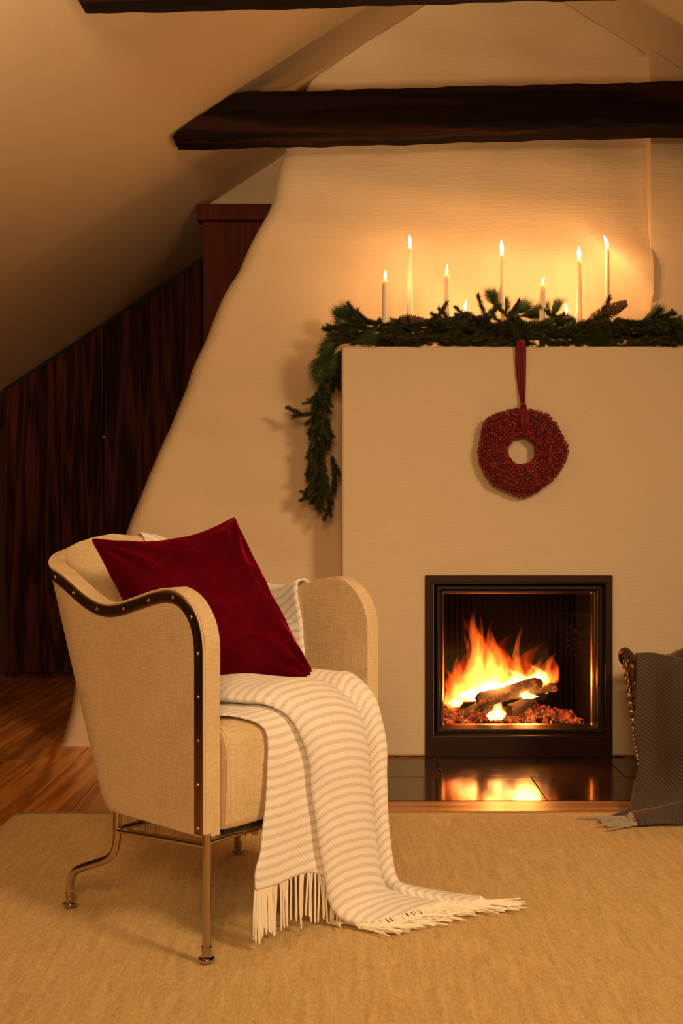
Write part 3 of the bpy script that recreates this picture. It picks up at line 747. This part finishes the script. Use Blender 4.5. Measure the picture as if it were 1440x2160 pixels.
m.build('ribbon_knot', M['ribbon'], wr)

# ---------------------------------------------------------------- rug
rug = MB()
x0, x1, y0, y1 = -.94, 2.3, .9, 3.163; nx, ny = 60, 50
RT_ = .006
rg = empty  # (rug is one mesh)
P = [[(x0+(x1-x0)*i/nx, y0+(y1-y0)*j/ny + (.003*math.sin(i*.9) if j == ny else 0), .0012) for j in range(ny+1)] for i in range(nx+1)]
rug.grid(P); o = rug.build('rug', M['rug']); so = o.modifiers.new('s', 'SOLIDIFY'); so.thickness = .0046; so.offset = -1
tag(o, label='large sand-coloured woven wool rug under the armchair', cat='rug')
so.offset = 1; so.thickness = .0046

# ---------------------------------------------------------------- armchair (local x = forward, y = towards its far arm)
FOOT = (-.266, 2.090); ROT = math.atan2(-.661, .75)
ch = empty('armchair', (FOOT[0], FOOT[1], RT_), ROT, label='cream linen armchair with polished metal band and steel legs on the rug', cat='armchair')
Q0, Q1, TH = .026, .510, .038; ZBOT = .236
def Rz(z):
    R_ = .352 + .290*max(0, (z-ZBOT))/(.80-ZBOT)
    return R_ - bot(z)*.5
def bot(z):
    c = .05; e = (ZBOT + c - z)/c
    return .8*c*(1-math.sqrt(max(0, 1-min(1, e)**2))) if e > 0 else 0
def rad(z): return .055 + .09*(z-ZBOT)/(.8-ZBOT)
def plan(c, z):    # c in 0..5 : 0-1 near side, 1-2 corner, 2-3 back, 3-4 corner, 4-5 far side
    R_, r = Rz(z), rad(z); b = bot(z)*.0; q0, q1 = Q0+b, Q1-b
    if c <= 1: return (-(R_-r)*c, q0)
    if c <= 2: a = (c-1)*PI/2; return (-(R_-r)-r*math.sin(a), q0+r-r*math.cos(a))
    if c <= 3: return (-R_ - .012*math.sin((c-2)*PI), q0+r+(q1-q0-2*r)*(c-2))
    if c <= 4: a = (c-3)*PI/2; return (-(R_-r)-r*math.cos(a), q1-r+r*math.sin(a))
    return (-(R_-r)*(5-c), q1)
AR = .115
def ztop(c):
    if c > 2.5: c = 5-c
    if c <= 1:
        p = .48*c
        if p < AR: return .60 + .119*math.sqrt(max(0, 1-((AR-p)/AR)**2))
        return interp([(.10,.719),(.15,.712),(.22,.694),(.29,.676),(.33,.671),(.37,.676),(.41,.692),(.45,.714),(.48,.733)], p)
    return interp([(1,.733),(1.3,.750),(1.7,.778),(2.1,.797),(2.5,.806)], c)
cols = [1-math.cos(PI/2*i/26) for i in range(27)]
cols = [c**1.25 if c < 1 else 1 for c in cols]
cols = cols + [1+i/14 for i in range(1, 15)] + [2+i/10 for i in range(1, 6)]
cols = cols + [5-c for c in cols[:-1][::-1]]
NV = 34
def wallpt(c, z): x, y = plan(c, z); return Vector((x, y, z))
def wnorm(c, z):
    a = Vector(wallpt(min(5, c+.01), z)) - Vector(wallpt(max(0, c-.01), z)); b = wallpt(c, z+.005)-wallpt(c, z-.005)
    n_ = b.cross(a).normalized()
    mid = Vector((-.2, .26, z)); v = wallpt(c, z)
    if n_.dot(v - mid) < 0 : n_ = -n_
    return n_
def zbot(c): return ZBOT + (.010 if c < .2 or c > 4.8 else 0)*0
P = []
for c in cols:
    zt = ztop(c) - .004; P.append([tuple(wallpt(c, ZBOT + (zt-ZBOT)*((j/NV)**1.0 if j else 0))) for j in range(NV+1)])
m = MB(); m.grid(P); o = m.build('backrest_shell', M['linen'], ch)
so = o.modifiers.new('s', 'SOLIDIFY'); so.thickness = TH; so.offset = 0; so.use_even_offset = True
bv = o.modifiers.new('b', 'BEVEL'); bv.width = .017; bv.segments = 5; bv.limit_method = 'ANGLE'; bv.angle_limit = math.radians(50)
# rim path on the outer face
rim = [(0.0, z) for z in np.linspace(ZBOT+.004, .60, 26)[:-1]]
rim += [(c, ztop(c)) for c in cols]; rim += [(5.0, z) for z in np.linspace(.60, ZBOT+.004, 26)[1:]]
G = [wallpt(c, z) for c, z in rim]; N_ = [wnorm(c, z) for c, z in rim]
keep_ = [0]
for i in range(1, len(G)):
    if (G[i]-G[keep_[-1]]).length > .004: keep_.append(i)
G = [G[i] for i in keep_]; N_ = [N_[i] for i in keep_]
cum = [0]
for i in range(1, len(G)): cum.append(cum[-1] + (G[i]-G[i-1]).length)
TL = cum[-1]
def resample(A, n):
    A = np.array([list(a) for a in A]); s = np.linspace(0, TL, n); return [Vector([float(np.interp(q_, cum, A[:, k])) for k in range(3)]) for q_ in s]
NR = 420; G2 = resample(G, NR); N2 = [v.normalized() for v in resample(N_, NR)]
for _ in range(25): G2 = [G2[0]] + [(G2[i-1]+G2[i]*2+G2[i+1])/4 for i in range(1, NR-1)] + [G2[-1]]
T2 = [(G2[min(i+1, NR-1)]-G2[max(i-1, 0)]).normalized() for i in range(NR)]
W2 = []
for i in range(NR):
    w_ = N2[i].cross(T2[i]).normalized(); ref = Vector((-.2, .26, .45)) - G2[i]; ref -= N2[i]*ref.dot(N2[i])
    if ref.dot(w_) < 0: w_ = -w_
    W2.append(w_)
bw, bt = .0235, .0035; P = []
for i in range(NR):
    o_ = G2[i] + N2[i]*(TH/2 - .001) + W2[i]*.0075
    a = o_; b = o_ + W2[i]*bw; nn = N2[i]*bt
    P.append([a, a+nn*.8, a+nn+W2[i]*.001, b+nn-W2[i]*.001, b+nn*.8, b, a])
m = MB(); m.grid(P); band = m.build('metal_band', M['band'], ch); band.data.polygons.foreach_set('use_smooth', [True]*len(band.data.polygons))
es = band.modifiers.new('e', 'EDGE_SPLIT'); es.split_angle = math.radians(40); band['label'] = 'polished metal band riveted around the outer rim'
P = [G2[i] + N2[i]*(TH/2-.0005) + W2[i]*.0045 for i in range(0, NR)]
m = MB(); m.tube(P, .0026, 6); m.build('piping', M['piping'], ch)
sc_ = MB(); sc_.lathe([(0,-.001),(.0042,-.001),(.0042,.0008),(.0032,.0019),(.0015,.0019),(.0010,.0012),(0,.0012)], (0,0,0), 14)
scm = sc_.build('screw', M['chrome'], ch); first = True
nsc = 33
for k in range(nsc):
    i = int((k*.0845+.018)/TL*NR)
    if i >= NR: break
    o_ = scm if first else scm.copy()
    if not first: COL.objects.link(o_); o_.parent = ch
    first = False
    o_.location = G2[i] + N2[i]*(TH/2+bt-.0008) + W2[i]*(.0075+bw/2); o_.rotation_mode = 'QUATERNION'; o_.rotation_quaternion = N2[i].to_track_quat('Z', 'Y')
# seat: upholstered block filling the shell
def rbox(m, a, b, r, seg=4, crown=0):
    bm = bmesh.new(); bmesh.ops.create_cube(bm, size=1)
    for v in bm.verts: v.co = Vector([(a[k]+b[k])/2 + v.co[k]*(b[k]-a[k]) for k in range(3)])
    bmesh.ops.bevel(bm, geom=bm.edges[:], offset=r, segments=seg, profile=.5, affect='EDGES'); bm.verts.index_update()
    m.add([v.co[:] for v in bm.verts], [[v.index for v in f.verts] for f in bm.faces]); bm.free()
def prism_xz(prof, y0, y1, m, crown=0, ny=48):
    P = []; n_ = len(prof)
    for j in range(ny+1):
        f = j/ny; y = y0+(y1-y0)*f; e = min(1, min(f, 1-f)*8); k = math.sqrt(max(0, 1-(1-e)**2))
        P.append([(x - (1-k)*.010*(1 if x > -.05 else 0), y, z - (1-k)*.010*(1 if z > .40 else 0)) for x, z in prof] )
    P = [r_ + [r_[0]] for r_ in P]; o0 = len(m.v); m.grid(P); k_ = n_+1
    m.f.append(tuple(o0+i for i in range(n_))[::-1]); m.f.append(tuple(o0+ny*k_+i for i in range(n_)))
sp_ = [(-.26,.243)]
sp_ += [(.004,.243),(.012,.247),(.016,.26),(.020,.32),(.021,.38),(.018,.405)]
sp_ += [(.018-.045*(1-math.cos(a_)), .405+.045*math.sin(a_)) for a_ in np.linspace(.15, PI/2, 7)]
sp_ += [(-.10,.454),(-.2,.452),(-.40,.450),(-.43,.44)]
m = MB(); prism_xz(sp_, Q0+TH/2+.002, Q1-TH/2-.002, m); m.build('seat', M['linen'], ch)
for qy in (Q0+TH/2+.005,):
    m = MB(); m.tube([Vector((x+.001, qy, z)) for x, z in sp_[3:12]], .002, 6); m.build('seat_piping', M['piping'], ch)
MB().box((-.25, Q0+.03, ZBOT-.004), (.0, Q1-.03, ZBOT+.006)).build('underside', M['black'], ch, False)
# legs and frame rails
LQ = (.010, .512); r_ = .0088
def foot(m, x, y): m.lathe([(.0088,.030),(.0105,.029),(.0105,.020),(.0095,.019),(.0095,.012),(.0105,.0085),(.0155,.0065),(.0155,.002),(.014,0),(0,0)][::-1], (x,y,0), 18)
for y in LQ:
    m = MB(); m.tube([(0,y,.012),(0,y,.244)], r_, 14); lg = m.build('front_leg', M['chrome'], ch); f_ = MB(); foot(f_, 0, y); f_.build('foot_cap', M['chrome'], lg)
    m = MB(); pts = catmull([(-.280,y,.237),(-.280,y,.215),(-.281,y,.178),(-.291,y,.150),(-.32,y,.127),(-.39,y,.098),(-.43,y,.078),(-.447,y,.048),(-.448,y,.012)], 44)
    m.tube([Vector(p) for p in pts], r_, 14); lg = m.build('rear_leg', M['chrome'], ch); f_ = MB(); foot(f_, -.448, y); f_.build('foot_cap', M['chrome'], lg)
    m = MB(); m.tube([(-.280,y,.198),(0,y,.222)], .0062, 12); m.build('side_rail', M['chrome'], ch)
for x, z in ((0,.228),(-.280,.200)):
    m = MB(); m.tube([(x,LQ[0],z),(x,LQ[1],z)], .0062, 12); m.build('cross_rail', M['chrome'], ch)

# ---------------------------------------------------------------- velvet cushion
cTL, cTR, cBR = Vector((-.430,.058,.802)), Vector((-.315,.375,.848)), Vector((-.090,.428,.474)); cBL = Vector((-.235,.105,.452))
chm = Matrix.Translation(ch.location) @ Matrix.Rotation(ROT, 4, 'Z')
cen = (cTL+cTR+cBR+cBL)/4
nrm = ((cTR-cBL).cross(cTL-cBR)).normalized()
if nrm.x < 0: nrm = -nrm
m = MB(); n = 110
def csh(u, v, s):
    # pulled-in edges, pointed ears
    U = u*2-1; V_ = v*2-1
    uu = U*(1-.06*(1-V_*V_)**1.1) ; vv = V_*(1-.15*(1-U*U)**1.1)
    a_ = (uu+1)/2; b_ = (vv+1)/2
    p = cBL*(1-a_)*(1-b_) + cBR*a_*(1-b_) + cTL*(1-a_)*b_ + cTR*a_*b_
    t_ = max(0, (1-U**2)*(1-V_**2))**.42
    # creases running in from the ears
    cr = 0
    for su in (-1, 1):
        for sv in (-1, 1):
            dx, dy = (U-su)*su*-1, (V_-sv)*sv*-1; rd = math.hypot(dx, dy)+1e-6; an = math.atan2(dy, dx)
            cr += math.exp(-rd*2.2)*min(1, rd*4)*(.6*math.sin(an*11+su*2+sv))
    cr += .30*math.exp(-((V_-.62)/.12)**2)*math.sin(U*7+1.3)*.6
    nz = mnoise.noise(Vector((U*1.6+3, V_*3.2, s*5))); nz2 = mnoise.noise(Vector((U*3.1, V_*6.5+U*2, 9+s)))
    wr_ = .012*(1-abs(nz)*2.2) + .003*(1-abs(nz2)*2.5)
    return p + nrm*s*(.078*t_ + .042*cr*min(1, t_*1.6) + wr_*min(1, t_*1.5)) + nrm*.002*math.sin(U*9+V_*5)*t_
for s in (1, -1):
    P = [[csh(i/n, j/n, s) for j in range(n+1)] for i in range(n+1)]
    m.grid(P if s == 1 else P[::-1])
off = cen.copy()
cu = empty('cushion', chm @ cen, ROT, label='dark red velvet cushion leaning on the armchair', cat='cushion')
m.v = [tuple(Vector(p) - off) for p in m.v]
o = m.build('cover', M['velvet'], cu); wd = o.modifiers.new('w', 'WELD'); wd.merge_threshold = .0004
bnd = [csh(i/n, 0, 1) for i in range(n)] + [csh(1, i/n, 1) for i in range(n)] + [csh(1-i/n, 1, 1) for i in range(n)] + [csh(0, 1-i/n, 1) for i in range(n+1)]
m = MB(); m.tube([p - off for p in bnd], .0038, 6); m.build('piping', M['velvet'], cu)

# ---------------------------------------------------------------- striped throw over the chair
def cloth(name, rows, mat, parent, nu, nv, thick, vo=0, wob=.0045):
    """rows: list of column polylines (each a list of points along the cloth's length)."""
    cols_ = [catmull(c, nv) for c in rows]
    A = np.array(cols_)                                     # (k, nv, 3)
    out = np.zeros((nu, nv, 3))
    for j in range(nv): out[:, j] = catmull(A[:, j], nu)
    for i in range(nu):
        for j in range(nv):
            q_ = mnoise.noise_vector(Vector(out[i, j])*11 + Vector((3, 1, 7))); out[i, j] += np.array([q_.x, q_.y, q_.z])*wob
            if out[i, j, 2] < .008: out[i, j, 2] = .008
    V = out.reshape(-1, 3).tolist()
    Fc = [(i*nv+j, i*nv+j+1, (i+1)*nv+j+1, (i+1)*nv+j) for i in range(nu-1) for j in range(nv-1)]
    du = np.linalg.norm(np.diff(out[:, nv//2], axis=0), axis=1); cu_ = np.concatenate([[0], np.cumsum(du)])
    dvv = np.linalg.norm(np.diff(out, axis=1), axis=2); cv = np.concatenate([np.zeros((nu,1)), np.cumsum(dvv, axis=1)], axis=1)
    cv = cv + vo
    return V, Fc, out, cu_, cv
def build_cloth(name, parts, mat, parent, thick):
    V, Fc, UV = [], [], []
    for (v, f, out, cu_, cv) in parts:
        o0 = len(V); V += v; Fc += [tuple(i+o0 for i in q_) for q_ in f]
        nv = out.shape[1]
        for i in range(out.shape[0]):
            for j in range(nv): UV.append((float(cu_[i]), float(cv[i, j])))
    me = bpy.data.meshes.new(name); me.from_pydata(V, [], Fc); uvl = me.uv_layers.new(name='UVMap')
    li = np.zeros(len(me.loops), dtype=np.int32); me.loops.foreach_get('vertex_index', li)
    uvl.data.foreach_set('uv', np.array(UV)[li].ravel()); me.polygons.foreach_set('use_smooth', [True]*len(me.polygons))
    me.materials.append(mat); o = bpy.data.objects.new(name, me); COL.objects.link(o); o.parent = parent
    so = o.modifiers.new('s', 'SOLIDIFY'); so.thickness = thick; so.offset = 0
    return o
th = empty('throw', chm @ Vector((.05, .3, 0)), ROT, label='cream and grey striped wool throw draped over the armchair down to the rug', cat='throw')
off = Vector((.05, .3, 0))
tabs = [ # q at: seat rear, p=-.06, p=0, front edge, z=.36, .28, .20, .11 ; height h ; end type
 ([.06,.055,.10,.143,.142,.136,.125,.106], .002, 'A', 0),
 ([.09,.10,.14,.180,.185,.180,.172,.160], .004, 'A', 0),
 ([.14,.17,.205,.250,.262,.268,.275,.285], .005, 'A', .01),
 ([.11,.160,.188,.228,.257,.268,.283,.298], .012, 'B', .05),
 ([.085,.135,.162,.205,.240,.254,.268,.284], .024, 'B', .07),
 ([.12,.17,.20,.238,.268,.284,.296,.308], .043, 'B', .12),
 ([.20,.245,.275,.308,.330,.345,.358,.372], .050, 'B', .16),
 ([.27,.320,.342,.365,.385,.400,.412,.425], .042, 'B', .19),
 ([.31,.368,.383,.402,.418,.428,.440,.452], .026, 'B', .20),
 ([.31,.362,.375,.390,.405,.415,.427,.440], .010, 'C', .19),
 ([.33,.385,.395,.412,.422,.430,.442,.455], .008, 'C', .22),
 ([.36,.415,.425,.436,.442,.448,.458,.468], .040, 'C', .28),
 ([.40,.445,.455,.460,.464,.468,.474,.484], .042, 'C', .32),
 ([.43,.464,.470,.473,.474,.476,.482,.498], .008, 'C', .34)]
FZ = 0.004
colsP = []
for qs, h, e, ext in tabs:
    c = [(-.25,qs[0],.458+h), (-.15,(qs[0]+qs[1])/2,.460+h*1.0), (-.06,qs[1],.460+h), (-.005,qs[2],.456+h), (.022+.72*h,qs[3],.428+.5*h), (.030+h,qs[4],.36),
         (.032+h,qs[5],.28), (.032+h,qs[6],.20)]
    if e == 'A': c += [(.032+h,qs[7],.158), (.032+h,qs[7],.118-ext)]
    else:
        ex_ = ext; qd = {'B': .35, 'C': .32}[e]
        c += [(.034+h,qs[7],.11), (.042+h,qs[7]+.008,.055), (.065+h*.8,qs[7]+.012+.1*ex_,.018+FZ+h*.2), (.07+h*.5+ex_*.42, qs[7]+.015+qd*ex_, .009+FZ)]
    colsP.append([Vector(p) - off for p in c])
part2 = cloth('x', colsP, None, None, 90, 90, .004)
# back part: over the rear far corner
colsB = []
for f in np.linspace(0, 1, 12):
    c = 2.92 + (4.53-2.92)*f; zt = ztop(c); o1 = TH/2+.006; rp = .004*math.sin(f*23)+.003*math.sin(f*11)
    n_ = wnorm(c, zt-.02); pt = lambda z, k: wallpt(c, z) + wnorm(c, z)*k
    topo = pt(zt-.02, o1); nn = Vector((n_.x, n_.y, 0)).normalized()
    zl = .125 + .01*math.sin(f*9)
    sw = Vector(((.0), 0, 0))
    C_ = [topo + nn*(.006+rp) + Vector((0,0,zl-(zt-.02))), topo + nn*(.008+rp) + Vector((0,0,.38-(zt-.02))), topo + nn*(.004) + Vector((0,0,-.10)), topo,
          pt(zt-.001, o1*.75)+Vector((0,0,.004)), wallpt(c, zt)+Vector((0,0,.010)), pt(zt-.002, -o1*.8)+Vector((0,0,.005)), pt(zt-.03, -o1-.002), pt(zt-.09, -o1-.004-rp), pt(.60, -o1-.006-rp*1.5), pt(.52, -o1-.012-rp*2), pt(.475, -o1-.03)]
    colsB.append([p - off for p in C_])
part1 = cloth('x', colsB, None, None, 60, 90, .004)
cl = build_cloth('throw_cloth', [part1, part2], M['throw'], th, .0045)
def strands(hem, tang, count, L, parent, mat, floor, spread=.25, r=.0021, seed=1, down=True, name='fringe', wav=.25):
    rr = random.Random(seed); m = MB(); H_ = np.array(hem); Tn = np.array(tang); n_ = len(H_)
    for k in range(count):
        f = (k+rr.uniform(-.3,.3))/(count-1)*(n_-1); f = min(max(f, 0), n_-1.001); i = int(f); g_ = f-i
        p = Vector(H_[i]*(1-g_)+H_[i+1]*g_); d = Vector(Tn[i]).normalized(); d = (d + Vector((rr.uniform(-1,1), rr.uniform(-1,1), 0))*spread*.5).normalized()
        ll = L*rr.uniform(.85,1.12); st = 11; pts = [p.copy()]; hz = Vector((d.x, d.y, 0))
        if hz.length < .2: hz = Vector((1, rr.uniform(-.6,.6), 0))
        hz = (hz.normalized() + Vector((rr.uniform(-1,1), rr.uniform(-1,1), 0))*spread).normalized(); lay = floor + r + rr.uniform(0,.006)
        for s_ in range(st):
            if p.z > lay + .001: d = (d + Vector((0,0,-.55)) + Vector((rr.uniform(-1,1), rr.uniform(-1,1), 0))*wav*.25).normalized()
            else: d = (hz + Vector((rr.uniform(-1,1), rr.uniform(-1,1), 0))*wav).normalized()
            p = p + d*ll/st
            if p.z < lay: p.z = lay
            pts.append(p.copy())
        m.tube(pts, [r]*(st)+[r*.7], 5)
    o = m.build(name, mat, parent); o['kind'] = 'stuff'; return o
out = part2[2]; hem = out[:, -1]; tg = out[:, -1]-out[:, -3]
strands(hem, tg, 150, .10, th, M['fringe'], 0, .25, r=.0023, seed=3)
strands(hem+np.array([0,0,.001]), tg, 80, .09, th, M['fringe'], 0, .5, r=.0023, seed=9)
out = part1[2]; hem = out[:, 0]; tg = out[:, 0]-out[:, 2]
strands(hem, tg, 70, .085, th, M['fringe'], 0, .12, seed=4)

# ---------------------------------------------------------------- basket with grey blanket
BC = Vector((1.165, 3.44, .0)); BR0, BR1 = .20, .265
bk = empty('basket', BC, label='dark brown wicker basket with raised handle beside the fireplace', cat='basket')
def brim(a): return .372 + .055*max(0, math.cos(a-PI))**14 + .055*max(0, math.cos(a))**14
def br(z): return BR0 + (BR1-BR0)*(z/.4)**.8
NSx = 30
for k in range(NSx):
    a = 2*PI*k/NSx; pts = [(br(z)*math.cos(a), br(z)*math.sin(a), z) for z in np.linspace(.004, brim(a)-.012, 8)]
    m = MB(); m.tube(pts, .0042, 6); m.build('stake', M['wicker'], bk)
for i in range(30):
    z = .012 + i*.0127; m = MB(); pts = []
    for j in range(NSx*6+1):
        a = 2*PI*j/(NSx*6); R_ = br(z) + .0062*math.cos(NSx*a/2*1.0 + PI*i); zz = z*(brim(a)-.02)/.385
        pts.append((R_*math.cos(a), R_*math.sin(a), zz))
    m.tube(pts, .0052, 5, False); m.build('weaver', M['wicker'], bk)
for s_ in range(4):
    m = MB(); pts = []
    for j in range(241):
        a = 2*PI*j/240; tw = a*15+s_*PI/2; R_ = BR1+.004+.0095*math.cos(tw); pts.append((R_*math.cos(a), R_*math.sin(a), brim(a)+.0095*math.sin(tw)))
    m.tube(pts, .0062, 6, False); m.build('rim_strand', M['wicker'], bk)
MB().lathe([(0,.001),(BR0-.006,.001),(BR0-.006,.008),(0,.008)], (0,0,0), 28).build('basket_base', M['wicker'], bk)
bl = empty('blanket', (1.1, 3.12, 0), label='grey-brown wool blanket hanging out of the basket onto the rug', cat='blanket')
ob = Vector((1.1, 3.12, 0)); cb = []
for k, f in enumerate(np.linspace(0, 1, 11)):
    X = .883 + f*.50; rp = .010*math.sin(f*14+.5); fl = (1-f)**1.5
    a = math.acos(max(-1, min(1, (X-BC.x)/(BR1+.03)))); yf = BC.y - (BR1+.028)*math.sin(a) - .02
    yf = min(yf, 3.26)
    c = [(X+.01, BC.y-.10+.0*rp, .36), (X+.006, (yf+BC.y-.12)/2+.02, .418), (X+.002, yf+.03, .432+.012*math.sin(f*7+1)), (X-.004, yf-.004, .405), (X-.008, yf-.016+rp, .33), (X-.014, yf-.022+rp, .22),
         (X-.012+.01*fl, yf-.026+rp, .13), (X-.02*fl, yf-.032-rp, .065), (X-.065*fl, min(yf,3.16)-.05, .028), (X-.115*fl-.01, min(yf,3.16)-.085-.04*f, .0135)]
    cb.append([Vector(p) - ob for p in c])
pb = cloth('x', cb, None, None, 70, 70, .005)
# second fold lying on the rug
cb2 = []
for k, (dy, z) in enumerate([(.075,.010),(.085,.045),(.05,.072),(.005,.060),(-.022,.030),(-.018,.011),(.03,.010)]):
    c = []
    for f in np.linspace(0, 1, 7):
        X = .815 + f*.55; s_ = .35+.65*min(1, f*2.2); c.append(Vector((X, 3.045+.05*f + dy*(.6+.4*s_)-.03, .0085+ (z-.010)*s_)) - ob)
    cb2.append(c[::-1])
pb2 = cloth('x', cb2, None, None, 40, 60, .005)
build_cloth('blanket_cloth', [pb, pb2], M['tweed'], bl, .005)
out = pb[2]; hem = out[:26, -1]; tg = np.tile(np.array([[-1,-.25,0]]), (26,1))
strands(hem, tg, 20, .085, bl, M['grey_fringe'], .006, .22, r=.0028, seed=5, wav=.12)
out = pb2[2]; hem = out[:, -1]; tg = np.tile(np.array([[-1,-.3,0]]), (len(hem),1))
strands(hem, tg, 16, .10, bl, M['grey_fringe'], .006, .22, r=.0028, seed=6, wav=.12)
# bulk of the blanket inside the basket
m = MB(); P = []
for i in range(25):
    a = 2*PI*i/24; row = []
    for j in range(9):
        g_ = j/8; R_ = .215*math.sin(g_*PI/2); row.append((BC.x-1.1+.02+R_*math.cos(a), BC.y-3.12+R_*math.sin(a), .36+(.07+.018*math.sin(3*a+g_*4)+.03*max(0,math.cos(a)))*math.cos(g_*PI/2)))
    P.append(row)
m.grid(P).build('blanket_heap', M['tweed'], bl)
